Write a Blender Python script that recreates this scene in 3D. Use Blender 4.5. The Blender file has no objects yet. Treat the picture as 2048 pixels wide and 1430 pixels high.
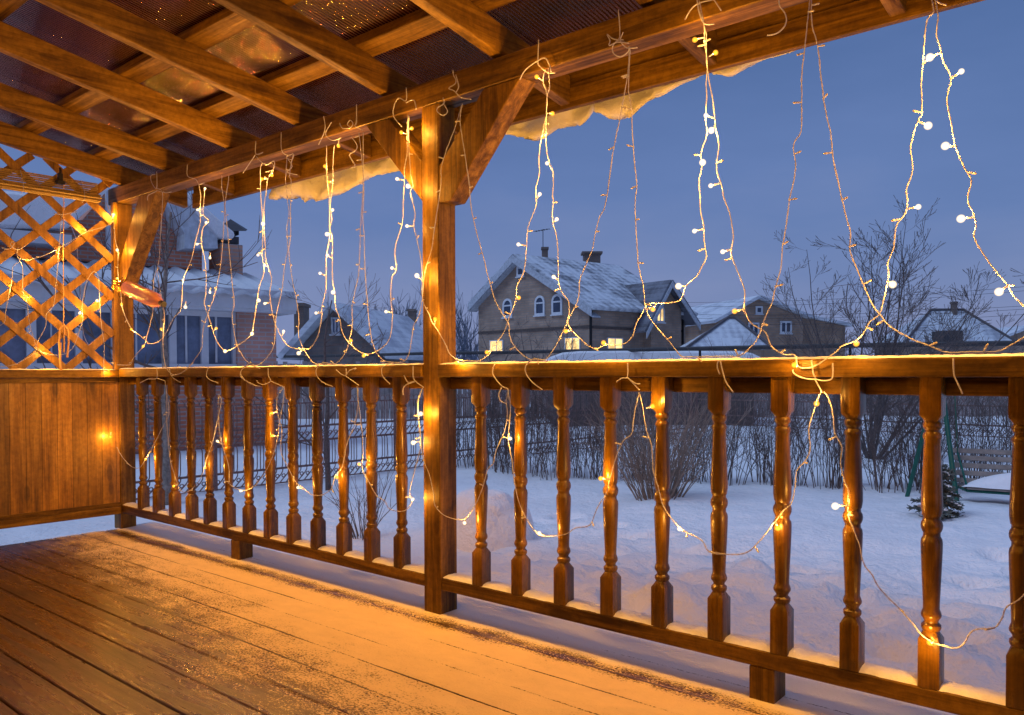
import bpy, bmesh, math, random
from mathutils import Vector, Matrix, noise
random.seed(7)
SC = bpy.context.scene
COL = SC.collection
PI = math.pi
# ------------------------------------------------------------------ camera
F_PX, YAW, PITCH, ROLL, CY = 1661.5, 0.717413, -0.020273, 0.003286, 781.54
CAM = Vector((0, 0, 1.0))
_f = Vector((-math.sin(YAW)*math.cos(PITCH), math.cos(YAW)*math.cos(PITCH), math.sin(PITCH)))
_r = Vector((math.cos(YAW), math.sin(YAW), 0))
_d = _f.cross(_r)
RT = _r*math.cos(ROLL) + _d*math.sin(ROLL)
DN = _d*math.cos(ROLL) - _r*math.sin(ROLL)
cam = bpy.data.cameras.new('camera'); camo = bpy.data.objects.new('camera', cam); COL.objects.link(camo)
camo.matrix_world = Matrix(((RT.x, -DN.x, -_f.x, 0), (RT.y, -DN.y, -_f.y, 0), (RT.z, -DN.z, -_f.z, 1.0), (0, 0, 0, 1)))
cam.sensor_width = 36; cam.lens = F_PX/2048*36; cam.shift_y = (CY-715)/2048; cam.clip_end = 2000; cam.clip_start = .05
SC.camera = camo

def ray(u, v):            # measured on the photo: direction of pixel (u, v) of the 2048 wide picture
    return RT*((u-1024)/F_PX) + DN*((v-CY)/F_PX) + _f
def at(u, v, d): return CAM + ray(u, v)*d
def on_y(u, v, y): r = ray(u, v); return CAM + r*(y/r.y)
def on_x(u, v, x): r = ray(u, v); return CAM + r*(x/r.x)
def on_z(u, v, z): r = ray(u, v); return CAM + r*((z-1)/r.z)

# ------------------------------------------------------------------ materials
def mat(name):
    m = bpy.data.materials.new(name); m.use_nodes = True
    nt = m.node_tree; b = nt.nodes['Principled BSDF']
    return m, nt, b
def N(nt, t, **k):
    n = nt.nodes.new(t)
    for a, v in k.items():
        if a.startswith('i_'):
            key = a[2:]; key = int(key) if key.isdigit() else key.replace('_', ' ')
            n.inputs[key].default_value = v
        else: setattr(n, a, v)
    return n
def ramp(nt, stops, fac=None, interp='LINEAR'):
    r = nt.nodes.new('ShaderNodeValToRGB'); r.color_ramp.interpolation = interp
    while len(r.color_ramp.elements) < len(stops): r.color_ramp.elements.new(.5)
    for e, (p, c) in zip(r.color_ramp.elements, stops):
        e.position = p; e.color = (*c, 1) if len(c) == 3 else c
    if fac is not None: nt.links.new(fac, r.inputs[0])
    return r
def mathn(nt, op, a, b=None, clamp=False):
    n = nt.nodes.new('ShaderNodeMath'); n.operation = op; n.use_clamp = clamp
    for i, v in enumerate((a, b)):
        if v is None: continue
        if hasattr(v, 'links'): nt.links.new(v, n.inputs[i])
        else: n.inputs[i].default_value = v
    return n.outputs[0]
def mixc(nt, fac, a, b, typ='MIX'):
    n = nt.nodes.new('ShaderNodeMix'); n.data_type = 'RGBA'; n.blend_type = typ
    for s, v in ((n.inputs['Factor'], fac), (n.inputs['A'], a), (n.inputs['B'], b)):
        if hasattr(v, 'links'): nt.links.new(v, s)
        elif isinstance(v, (int, float)): s.default_value = v
        else: s.default_value = (*v, 1)
    return n.outputs['Result']
def bump(nt, b, h, strength=.3, dist=.01):
    n = N(nt, 'ShaderNodeBump', i_Strength=strength, i_Distance=dist)
    nt.links.new(h, n.inputs['Height']); nt.links.new(n.outputs[0], b.inputs['Normal'])
    return n

def wood(name, axis, lo=(.055, .021, .003), mid=(.19, .098, .009), hi=(.37, .205, .022), rough=.34, knot=1.0, board=None):
    m, nt, b = mat(name)
    tc = N(nt, 'ShaderNodeTexCoord'); oi = N(nt, 'ShaderNodeObjectInfo')
    sc = [26, 26, 26]; sc[axis] = 1.6
    off = N(nt, 'ShaderNodeVectorMath', operation='SCALE', i_Scale=37.0)
    comb = N(nt, 'ShaderNodeCombineXYZ'); nt.links.new(oi.outputs['Random'], comb.inputs[0]); nt.links.new(oi.outputs['Random'], comb.inputs[1]); nt.links.new(oi.outputs['Random'], comb.inputs[2])
    nt.links.new(comb.outputs[0], off.inputs[0])
    add = N(nt, 'ShaderNodeVectorMath', operation='ADD'); nt.links.new(tc.outputs['Object'], add.inputs[0]); nt.links.new(off.outputs[0], add.inputs[1])
    mp = N(nt, 'ShaderNodeMapping'); mp.inputs['Scale'].default_value = sc; nt.links.new(add.outputs[0], mp.inputs[0])
    # knots: sparse dark ovals that bend the grain
    ks = [9, 9, 9]; ks[axis] = 3.0
    mk = N(nt, 'ShaderNodeMapping'); mk.inputs['Scale'].default_value = ks; nt.links.new(add.outputs[0], mk.inputs[0])
    vo = N(nt, 'ShaderNodeTexVoronoi', i_Scale=1.0, i_Randomness=1.0); nt.links.new(mk.outputs[0], vo.inputs['Vector'])
    kn = ramp(nt, [(0, (1, 1, 1)), (.14, (.85, .85, .85)), (.20, (.25, .25, .25)), (.25, (.45, .45, .45)), (.34, (0, 0, 0))], vo.outputs['Distance'])
    n1 = N(nt, 'ShaderNodeTexNoise', i_Scale=1.0, i_Detail=6.0, i_Roughness=.62, i_Distortion=.6); nt.links.new(mp.outputs[0], n1.inputs['Vector'])
    n2 = N(nt, 'ShaderNodeTexNoise', i_Scale=2.3, i_Detail=3.0); nt.links.new(add.outputs[0], n2.inputs['Vector'])
    fs = [150, 150, 150]; fs[axis] = 5
    mf = N(nt, 'ShaderNodeMapping'); mf.inputs['Scale'].default_value = fs; nt.links.new(add.outputs[0], mf.inputs[0])
    n3 = N(nt, 'ShaderNodeTexNoise', i_Scale=1.0, i_Detail=2.0); nt.links.new(mf.outputs[0], n3.inputs['Vector'])
    g = mathn(nt, 'ADD', mathn(nt, 'MULTIPLY', n1.outputs['Fac'], .62), mathn(nt, 'MULTIPLY', n2.outputs['Fac'], .26))
    g = mathn(nt, 'ADD', g, mathn(nt, 'MULTIPLY', n3.outputs['Fac'], .16))
    rc = ramp(nt, [(.38, lo), (.51, mid), (.66, hi)], g)
    col = mixc(nt, mathn(nt, 'MULTIPLY', kn.outputs[0], .75*knot), rc.outputs[0], (.035, .012, .004))
    cs = [60, 60, 60]; cs[axis] = 1.1           # drying cracks and drips of stain
    mc = N(nt, 'ShaderNodeMapping'); mc.inputs['Scale'].default_value = cs; nt.links.new(add.outputs[0], mc.inputs[0])
    nc = N(nt, 'ShaderNodeTexNoise', i_Scale=1.0, i_Detail=4.0, i_Roughness=.7); nt.links.new(mc.outputs[0], nc.inputs['Vector'])
    crk = ramp(nt, [(.27, (1, 1, 1)), (.34, (0, 0, 0))], nc.outputs['Fac'])
    col = mixc(nt, mathn(nt, 'MULTIPLY', crk.outputs[0], .8), col, (.015, .007, .003))
    gr_ = N(nt, 'ShaderNodeTexNoise', i_Scale=38.0, i_Detail=4.0, i_Roughness=.7); nt.links.new(add.outputs[0], gr_.inputs['Vector'])
    col = mixc(nt, 1.0, col, ramp(nt, [(.35, (.72, .70, .68)), (.6, (1.05, 1.05, 1.05))], gr_.outputs['Fac']).outputs[0], 'MULTIPLY')
    # slight board to board difference
    v = mathn(nt, 'ADD', mathn(nt, 'MULTIPLY', oi.outputs['Random'], .5), .55)
    hs = N(nt, 'ShaderNodeHueSaturation'); nt.links.new(col, hs.inputs['Color']); nt.links.new(v, hs.inputs['Value'])
    out = hs.outputs[0]
    h = mathn(nt, 'ADD', n1.outputs['Fac'], mathn(nt, 'MULTIPLY', n3.outputs['Fac'], .5))
    if board:       # tongue-and-groove lining: thin dark joints every board[1] metres along board[0]
        sp = N(nt, 'ShaderNodeSeparateXYZ'); nt.links.new(tc.outputs['Object'], sp.inputs[0])
        fr = mathn(nt, 'FRACT', mathn(nt, 'MULTIPLY', mathn(nt, 'ADD', sp.outputs[board[0]], 40.0), 1/board[1]))
        ln = ramp(nt, [(0, (0, 0, 0)), (.05, (1, 1, 1))], fr)
        idx = mathn(nt, 'FLOOR', mathn(nt, 'MULTIPLY', mathn(nt, 'ADD', sp.outputs[board[0]], 40.0), 1/board[1]))
        wn = N(nt, 'ShaderNodeTexWhiteNoise', noise_dimensions='1D'); nt.links.new(idx, wn.inputs['W'])
        out = mixc(nt, 1.0, out, ramp(nt, [(0, (.62, .62, .62)), (1, (1.25, 1.2, 1.15))], wn.outputs['Value']).outputs[0], 'MULTIPLY')
        out = mixc(nt, ln.outputs[0], (.03, .012, .004), out)
        h = mathn(nt, 'ADD', mathn(nt, 'MULTIPLY', h, .3), ln.outputs[0])
    nt.links.new(out, b.inputs['Base Color'])
    rr = ramp(nt, [(.3, (rough+.18,)*3), (.7, (rough-.08,)*3)], n1.outputs['Fac']); nt.links.new(rr.outputs[0], b.inputs['Roughness'])
    b.inputs['IOR'].default_value = 1.48
    bump(nt, b, mathn(nt, 'ADD', h, mathn(nt, 'MULTIPLY', gr_.outputs['Fac'], .35)), .4, .004)
    return m
WX, WY, WZ = wood('stained_wood_x', 0, rough=.5), wood('stained_wood_y', 1, rough=.5), wood('stained_wood_z', 2, rough=.46)
for _m in (WX, WY, WZ): _m.node_tree.nodes['Principled BSDF'].inputs['Specular IOR Level'].default_value = .28
WZB = wood('varnished_wood', 2, lo=(.040, .016, .003), mid=(.15, .074, .007), hi=(.29, .155, .016), rough=.24, knot=.9)
WLAT = wood('lattice_wood', 2, (.10, .040, .005), (.28, .135, .013), (.46, .25, .03), .42, .6)
WPAN = wood('panel_wood', 2, (.10, .040, .005), (.30, .145, .015), (.50, .27, .035), .38, 1.0, board=(1, .088))
WDK = wood('deck_wood', 0, (.06, .025, .004), (.14, .064, .009), (.22, .11, .016), .24, .6)

def plain(name, col, rough=.6, metal=0, var=.25, scale=8, bumpy=0, spec=None):
    m, nt, b = mat(name)
    tc = N(nt, 'ShaderNodeTexCoord')
    n = N(nt, 'ShaderNodeTexNoise', i_Scale=scale, i_Detail=5.0, i_Roughness=.6); nt.links.new(tc.outputs['Object'], n.inputs['Vector'])
    a = tuple(c*(1-var) for c in col); c2 = tuple(min(1, c*(1+var)) for c in col)
    r = ramp(nt, [(.3, a), (.7, c2)], n.outputs['Fac']); nt.links.new(r.outputs[0], b.inputs['Base Color'])
    b.inputs['Roughness'].default_value = rough; b.inputs['Metallic'].default_value = metal
    if spec is not None: b.inputs['Specular IOR Level'].default_value = spec
    if bumpy: bump(nt, b, n.outputs['Fac'], .5, bumpy)
    return m
def snow(name, s1=3.0, d1=.05, s2=60, d2=.004, col=(.86, .87, .90)):
    m, nt, b = mat(name)
    tc = N(nt, 'ShaderNodeTexCoord')
    n = N(nt, 'ShaderNodeTexNoise', i_Scale=s1, i_Detail=6.0, i_Roughness=.55); nt.links.new(tc.outputs['Object'], n.inputs['Vector'])
    f = N(nt, 'ShaderNodeTexNoise', i_Scale=s2, i_Detail=3.0); nt.links.new(tc.outputs['Object'], f.inputs['Vector'])
    r = ramp(nt, [(.3, tuple(c*.93 for c in col)), (.7, col)], n.outputs['Fac']); nt.links.new(r.outputs[0], b.inputs['Base Color'])
    b.inputs['Roughness'].default_value = .75; b.inputs['Specular IOR Level'].default_value = .2
    g = N(nt, 'ShaderNodeTexNoise', i_Scale=s1*4, i_Detail=7.0, i_Roughness=.62); nt.links.new(tc.outputs['Object'], g.inputs['Vector'])
    h = mathn(nt, 'ADD', mathn(nt, 'MULTIPLY', n.outputs['Fac'], d1), mathn(nt, 'MULTIPLY', f.outputs['Fac'], d2))
    h = mathn(nt, 'ADD', h, mathn(nt, 'MULTIPLY', g.outputs['Fac'], d1*.5))
    bump(nt, b, h, 1.0, 1.0)
    return m
SNOW = snow('snow', 2.5, .05, 40, .004)
SNOWF = snow('fine_snow', 25, .006, 220, .003)
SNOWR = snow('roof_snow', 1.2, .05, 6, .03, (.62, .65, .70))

def brick(name, c1, c2, mortar, s=1.0, rot=0):
    m, nt, b = mat(name)
    tc = N(nt, 'ShaderNodeTexCoord')
    sp = N(nt, 'ShaderNodeSeparateXYZ'); nt.links.new(tc.outputs['Object'], sp.inputs[0])
    # the course direction runs along the wall whichever way it faces
    u = mathn(nt, 'ADD', mathn(nt, 'MULTIPLY', sp.outputs[0], math.cos(rot)), mathn(nt, 'MULTIPLY', sp.outputs[1], math.sin(rot)))
    cb = N(nt, 'ShaderNodeCombineXYZ'); nt.links.new(u, cb.inputs[0]); nt.links.new(sp.outputs[2], cb.inputs[1])
    br = N(nt, 'ShaderNodeTexBrick', i_Scale=1.0, i_Mortar_Size=.012*s)
    br.inputs['Brick Width'].default_value = .25*s; br.inputs['Row Height'].default_value = .077*s
    br.inputs['Color1'].default_value = (*c1, 1); br.inputs['Color2'].default_value = (*c2, 1); br.inputs['Mortar'].default_value = (*mortar, 1)
    nt.links.new(cb.outputs[0], br.inputs['Vector'])
    n = N(nt, 'ShaderNodeTexNoise', i_Scale=1.3, i_Detail=6.0); nt.links.new(tc.outputs['Object'], n.inputs['Vector'])
    col = mixc(nt, .8, br.outputs['Color'], ramp(nt, [(.3, (.6, .6, .6)), (.7, (1.1, 1.1, 1.1))], n.outputs['Fac']).outputs[0], 'MULTIPLY')
    nt.links.new(col, b.inputs['Base Color']); b.inputs['Roughness'].default_value = .85
    bump(nt, b, br.outputs['Fac'], .4, -.006)
    return m
def emis(name, col, s, sample=False):
    m = bpy.data.materials.new(name); m.use_nodes = True; nt = m.node_tree
    nt.nodes.remove(nt.nodes['Principled BSDF'])
    e = N(nt, 'ShaderNodeEmission', i_Strength=s); e.inputs[0].default_value = (*col, 1)
    nt.links.new(e.outputs[0], nt.nodes['Material Output'].inputs[0])
    if not sample: m.cycles.emission_sampling = 'NONE'
    return m
WIRE = plain('clear_wire', (.50, .52, .72), .35, 0, .2, 180)
_nt = WIRE.node_tree; _t = N(_nt, 'ShaderNodeBsdfTransparent'); _m = N(_nt, 'ShaderNodeMixShader', i_Fac=.66); _t.inputs[0].default_value = (.95, .93, 1, 1)
_nt.links.new(_t.outputs[0], _m.inputs[1]); _nt.links.new(_nt.nodes['Principled BSDF'].outputs[0], _m.inputs[2]); _nt.links.new(_m.outputs[0], _nt.nodes['Material Output'].inputs[0])
UNLIT = plain('unlit_lens', (.45, .42, .43), .25, 0, .1, 50)
LIT = emis('lamp_white', (1, .80, .48), 22)
LITO = emis('lamp_amber', (1, .52, .07), 9)
GOLD = plain('gold_foil', (.75, .42, .08), .25, .9, .5, 90, .01)
DARKM = plain('dark_metal', (.02, .02, .022), .5, .6)

# ------------------------------------------------------------------ mesh helpers
class MB:
    def __init__(s): s.bm = bmesh.new()
    def box(s, x0, x1, y0, y1, z0, z1):
        v = [s.bm.verts.new((x, y, z)) for x in (x0, x1) for y in (y0, y1) for z in (z0, z1)]
        for q in ((0, 1, 3, 2), (4, 6, 7, 5), (0, 4, 5, 1), (2, 3, 7, 6), (0, 2, 6, 4), (1, 5, 7, 3)): s.bm.faces.new([v[i] for i in q])
        return s
    def obox(s, c, ax, ay, az):       # oriented box: centre and half-axis vectors
        c, ax, ay, az = map(Vector, (c, ax, ay, az))
        v = [s.bm.verts.new(c + ax*i + ay*j + az*k) for i in (-1, 1) for j in (-1, 1) for k in (-1, 1)]
        for q in ((0, 1, 3, 2), (4, 6, 7, 5), (0, 4, 5, 1), (2, 3, 7, 6), (0, 2, 6, 4), (1, 5, 7, 3)): s.bm.faces.new([v[i] for i in q])
        return s
    def bar(s, a, b, w, h, up=(0, 0, 1)):
        a, b, up = Vector(a), Vector(b), Vector(up); d = (b-a); l = d.length; d.normalize()
        side = d.cross(up).normalized(); u2 = side.cross(d)
        return s.obox((a+b)/2, d*l/2, side*w/2, u2*h/2)
    def prism(s, pts, ext):           # polygon (list of 3D points) extruded by vector ext
        ext = Vector(ext); a = [s.bm.verts.new(Vector(p)) for p in pts]; b = [s.bm.verts.new(Vector(p)+ext) for p in pts]
        n = len(a); s.bm.faces.new(a); s.bm.faces.new(b[::-1])
        for i in range(n): s.bm.faces.new([a[i], b[i], b[(i+1) % n], a[(i+1) % n]])
        return s
    def tube(s, pts, r, n=6, r2=None, cap=True):
        pts = [Vector(p) for p in pts]; m = len(pts)
        if m < 2: return s
        rings = []; ref = Vector((.13, .9, .41))
        for i, p in enumerate(pts):
            t = (pts[min(i+1, m-1)]-pts[max(i-1, 0)])
            if t.length < 1e-9: t = Vector((0, 0, 1))
            t.normalize(); a = t.cross(ref)
            if a.length < .05: a = t.cross(Vector((1, 0, 0)))
            a.normalize(); b = t.cross(a)
            rr = r if r2 is None else r+(r2-r)*i/(m-1)
            rings.append([s.bm.verts.new(p+(a*math.cos(2*PI*k/n)+b*math.sin(2*PI*k/n))*rr) for k in range(n)])
        for i in range(m-1):
            for k in range(n): s.bm.faces.new([rings[i][k], rings[i][(k+1) % n], rings[i+1][(k+1) % n], rings[i+1][k]])
        if cap and n > 2: s.bm.faces.new(rings[0][::-1]); s.bm.faces.new(rings[-1])
        return s
    def lathe(s, prof, c, n=16, ax=(0, 0, 1), e1=None):
        ax = Vector(ax).normalized(); c = Vector(c)
        a = ax.orthogonal().normalized(); b = ax.cross(a)
        rings = [[s.bm.verts.new(c+ax*z+(a*math.cos(2*PI*k/n)+b*math.sin(2*PI*k/n))*r) for k in range(n)] for z, r in prof]
        for i in range(len(prof)-1):
            for k in range(n): s.bm.faces.new([rings[i][k], rings[i][(k+1) % n], rings[i+1][(k+1) % n], rings[i+1][k]])
        s.bm.faces.new(rings[0][::-1]); s.bm.faces.new(rings[-1])
        return s
    def build(s, name, m, parent=None, org=None, bevel=0, smooth=False, seg=1):
        bmesh.ops.recalc_face_normals(s.bm, faces=s.bm.faces[:])
        if bevel: bmesh.ops.bevel(s.bm, geom=[e for e in s.bm.edges if e.calc_face_angle(0) > .6], offset=bevel, segments=seg, profile=.6, affect='EDGES')
        o0 = ORG[parent.name] if parent else (Vector(org) if org is not None else Vector((0, 0, 0)))
        bmesh.ops.translate(s.bm, vec=-o0, verts=s.bm.verts[:])
        me = bpy.data.meshes.new(name); s.bm.to_mesh(me); s.bm.free(); me.materials.append(m)
        if smooth:
            for p in me.polygons: p.use_smooth = True
            if smooth != 'all': me.set_sharp_from_angle(angle=.7)
        o = bpy.data.objects.new(name, me); COL.objects.link(o)
        if parent: o.parent = parent
        else: o.location = o0
        ORG[o.name] = o0
        return o
ORG = {}
def tag(o, label=None, cat=None, group=None, kind=None):
    for k, v in (('label', label), ('category', cat), ('group', group), ('kind', kind)):
        if v: o[k] = v
    return o
def thing(name, loc, label, cat, group=None):
    o = bpy.data.objects.new(name, None); COL.objects.link(o); o.location = loc; o.empty_display_size = .1
    ORG[o.name] = Vector(loc); return tag(o, label, cat, group)
def copy_obj(o, parent=None):
    c = o.copy(); COL.objects.link(c)
    if parent: c.parent = parent
    return c

# ------------------------------------------------------------------ ground
ZG = -0.3
FOOT = [(-4.6+.33*i+.09*math.sin(i*3), 5.9-.12*i+.12*(-1)**i) for i in range(11)]+[(-1.1+.1*(-1)**i, 3.6+.42*i) for i in range(9)]+[(-3.0+.5*i, 3.5+.35*math.sin(i*2.2)) for i in range(6)]
def gz(x, y):
    r = math.hypot(x, y)
    z = ZG + .05*noise.noise((x*.5, y*.5, 0)) + .035*noise.noise((x*1.3+5, y*1.3, 2))
    near = max(.18, 1-abs(y-4.4)/3.0)*max(.25, min(1, (x+5.2)/2))
    z += near*(.14*(abs(noise.noise((x*2.1, y*2.1, 7)))-.2)+.11*(abs(noise.noise((x*4.3, y*4.3, 3)))-.15)+.035*noise.noise((x*9, y*9, 3)))
    for fx, fy in FOOT:
        q = (x-fx)**2+(y-fy)**2
        if q < .16: z -= .16*math.exp(-q/.012) - .035*math.exp(-(math.sqrt(q)-.17)**2/.003)
    for cx, cy, rr, hh in ((-1.0, 8.3, 1.5, .10), (-3.4, 7.6, 1.2, .06), (-5.9, 4.0, 1.3, .05), (-2.3, 4.4, .9, .07)):
        z += hh*math.exp(-((x-cx)**2+(y-cy)**2)/(rr*rr))
    return z + .0036*max(0, y-9)
m = MB(); xs = []; x = -400.
def axis(lo, a, b, hi, step):
    out = [a+i*step for i in range(int((b-a)/step)+1)]; s = step; v = out[-1]
    while v < hi: s *= 1.25; v += s; out.append(min(v, hi))
    s = step; v = out[0]
    while v > lo: s *= 1.25; v -= s; out.insert(0, max(v, lo))
    return out
XS = axis(-600, -9, 1.5, 500, .06); YS = axis(-80, 1.0, 10.5, 900, .06)
vv = [[m.bm.verts.new((x, y, gz(x, y) if max(abs(x), abs(y)) < 40 else ZG)) for y in YS] for x in XS]
for i in range(len(XS)-1):
    for j in range(len(YS)-1): m.bm.faces.new((vv[i][j], vv[i+1][j], vv[i+1][j+1], vv[i][j+1]))
tag(m.build('ground', SNOW, smooth='all'), kind='structure')

# ------------------------------------------------------------------ deck
m = MB(); XL, XR = -5.475, 3.2
ys = [2.60-.1565*i for i in range(26)]
for i in range(25):
    y1, y0 = ys[i], ys[i+1]
    g = .004 if i % 2 else .0025
    dz = random.uniform(-.0015, .0015)
    m.box(XL-random.uniform(0, .012), XR, y0+g, y1-g, -.035, dz)
m.box(XL+.02, XR, -1.2, 2.57, -.20, -.045)
dk = m.build('deck', WDK, org=(-2, 1, 0), bevel=.003); tag(dk, kind='structure')
# snow blown over the boards: a thin sheet with holes where it is worn away
def deck_snow_mat():
    m, nt, b = mat('deck_snow'); out = nt.nodes['Material Output']
    g = N(nt, 'ShaderNodeNewGeometry'); sp = N(nt, 'ShaderNodeSeparateXYZ'); nt.links.new(g.outputs['Position'], sp.inputs[0])
    X, Y = sp.outputs[0], sp.outputs[1]
    pos = g.outputs['Position']
    def nz(scale, det=4.0, rough=.6, sc=(1, 1, 1)):
        mp = N(nt, 'ShaderNodeMapping'); mp.inputs['Scale'].default_value = sc; nt.links.new(pos, mp.inputs[0])
        n = N(nt, 'ShaderNodeTexNoise', i_Scale=scale, i_Detail=det, i_Roughness=rough); nt.links.new(mp.outputs[0], n.inputs['Vector']); return n.outputs['Fac']
    big, med, fine = nz(1.6), nz(9, 5, .75, (.6, 1, 1)), nz(150, 3, .7, (.7, 1, 1))
    yc = mathn(nt, 'ADD', mathn(nt, 'MULTIPLY', X, -.17), .93)            # edge of the blown snow
    a = mathn(nt, 'MULTIPLY', mathn(nt, 'SUBTRACT', Y, yc), 1.15)
    a = mathn(nt, 'MINIMUM', a, .75)
    a = mathn(nt, 'ADD', a, mathn(nt, 'MULTIPLY', mathn(nt, 'SUBTRACT', big, .5), .75))
    a = mathn(nt, 'ADD', a, mathn(nt, 'MULTIPLY', mathn(nt, 'SUBTRACT', med, .5), .95))
    # thawed drip band under the handrail
    d = mathn(nt, 'ABSOLUTE', mathn(nt, 'SUBTRACT', mathn(nt, 'ADD', Y, mathn(nt, 'MULTIPLY', mathn(nt, 'SUBTRACT', big, .5), .05)), 2.305))
    band = ramp(nt, [(0, (1, 1, 1)), (.035, (.7, .7, .7)), (.085, (0, 0, 0))], d).outputs[0]
    a = mathn(nt, 'SUBTRACT', a, mathn(nt, 'MULTIPLY', band, .62))
    a = mathn(nt, 'MAXIMUM', a, mathn(nt, 'MULTIPLY', mathn(nt, 'SUBTRACT', Y, 2.36), 14.0))
    # board joints stay open where the cover is thin
    fr = mathn(nt, 'ABSOLUTE', mathn(nt, 'SUBTRACT', mathn(nt, 'FRACT', mathn(nt, 'MULTIPLY', mathn(nt, 'SUBTRACT', Y, 2.60-.1565*30), 1/.1565)), .5))
    jt = ramp(nt, [(.465, (0, 0, 0)), (.485, (1, 1, 1))], fr).outputs[0]
    jb = nz(1.1, 3, .6, (.8, 5, 1))
    a = mathn(nt, 'SUBTRACT', a, mathn(nt, 'MULTIPLY', jt, mathn(nt, 'MULTIPLY', mathn(nt, 'SUBTRACT', jb, .36), 3.0, True)))
    t = mathn(nt, 'ADD', mathn(nt, 'MULTIPLY', mathn(nt, 'SUBTRACT', fine, .5), 1.7), a)
    al = ramp(nt, [(.08, (0, 0, 0)), (.42, (1, 1, 1))], t).outputs[0]
    dust = ramp(nt, [(.675, (0, 0, 0)), (.71, (.8, .8, .8))], nz(95, 2, .5, (.5, 1, 1))).outputs[0]
    al = mathn(nt, 'MAXIMUM', al, mathn(nt, 'MULTIPLY', dust, mathn(nt, 'ADD', mathn(nt, 'MULTIPLY', a, .6), .75, True)))
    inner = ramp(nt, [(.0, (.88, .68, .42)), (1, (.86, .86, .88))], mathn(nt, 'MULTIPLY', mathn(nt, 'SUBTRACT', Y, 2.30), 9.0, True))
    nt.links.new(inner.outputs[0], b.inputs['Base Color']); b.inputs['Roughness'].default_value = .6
    thin = mathn(nt, 'ADD', mathn(nt, 'ADD', .66, mathn(nt, 'MULTIPLY', med, .30)), mathn(nt, 'MULTIPLY', mathn(nt, 'SUBTRACT', Y, 2.33), 6.0, True))
    al = mathn(nt, 'MULTIPLY', al, mathn(nt, 'MINIMUM', thin, 1.0))
    bump(nt, b, mathn(nt, 'ADD', fine, mathn(nt, 'MULTIPLY', med, .6)), .55, .012)
    tr = N(nt, 'ShaderNodeBsdfTransparent'); mx = N(nt, 'ShaderNodeMixShader')
    nt.links.new(al, mx.inputs[0]); nt.links.new(tr.outputs[0], mx.inputs[1]); nt.links.new(b.outputs[0], mx.inputs[2]); nt.links.new(mx.outputs[0], out.inputs[0])
    return m
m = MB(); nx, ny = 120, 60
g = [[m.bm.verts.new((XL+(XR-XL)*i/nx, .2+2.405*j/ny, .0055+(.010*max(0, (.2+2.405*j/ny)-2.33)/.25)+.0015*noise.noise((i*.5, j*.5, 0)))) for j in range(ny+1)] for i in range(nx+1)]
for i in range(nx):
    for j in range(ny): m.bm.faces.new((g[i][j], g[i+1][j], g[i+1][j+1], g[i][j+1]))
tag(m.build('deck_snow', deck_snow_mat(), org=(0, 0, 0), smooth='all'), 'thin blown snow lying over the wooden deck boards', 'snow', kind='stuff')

# ------------------------------------------------------------------ porch frame
Y0, Y1 = 2.372, 2.472
RAFX = [-5.375, -4.78, -4.067, -3.438, -2.785, -2.13, -1.455, -.80, -.13, .53]
TA = math.tan(.1856)
def rz(y, up=0): return 2.212 - TA*(y-2.42) + up          # underside of the rafters
porch = thing('porch', (-2.515, 2.42, 0), 'brown timber porch frame with posts, beam, braces and rafters over the deck', 'porch')
for x in (-5.53+.0, -2.565): MB().box(x, x+.1, Y0, Y1, 0, 2.108).build('post', WZ, porch, bevel=.004)
MB().box(-5.56, 3.2, Y0-.001, Y1, 2.108, 2.208).build('beam', WX, porch, bevel=.004)
def brace(p, w=.1):
    MB().prism([(x, Y0+.002, z) for x, z in p], (0, w-.008, 0)).build('brace', WZ, porch, bevel=.003)
brace([(-2.566, 1.72), (-2.93, 2.107), (-2.775, 2.107), (-2.566, 1.885)])
brace([(-2.464, 1.70), (-2.464, 1.85), (-2.215, 2.107), (-2.02, 2.107), (-2.06, 2.07), (-2.40, 1.70)], .098)
brace([(-5.429, 1.50), (-5.429, 1.70), (-5.13, 2.107), (-4.90, 2.107)])
for x in RAFX:
    z = lambda y, u: rz(y)+u
    MB().prism([(x-.05, y, z(y, u)) for y, u in ((-1.4, 0), (2.822, 0), (2.822, .118), (-1.4, .118))], (.05, 0, 0)).build('rafter', WY, porch, bevel=.003)
for yc in (-1.0, -.45, .1, .65, 1.25, 1.85, 2.26, 2.74):
    a = Vector((-5.62, yc, rz(yc)+.142)); b = a.copy(); b.x = 3.2
    MB().bar(a, b, .10, .046, (0, TA, 1)).build('purlin', WX, porch, bevel=.003)
zf = rz(2.83)
MB().box(-5.32, 3.2, 2.8225, 2.852, zf-.012, zf+.088).build('fascia', WX, porch, bevel=.003)
MB().box(-5.32, 3.2, 2.832, 2.858, zf+.0885, zf+.185).build('fascia', WX, porch, bevel=.003)
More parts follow.
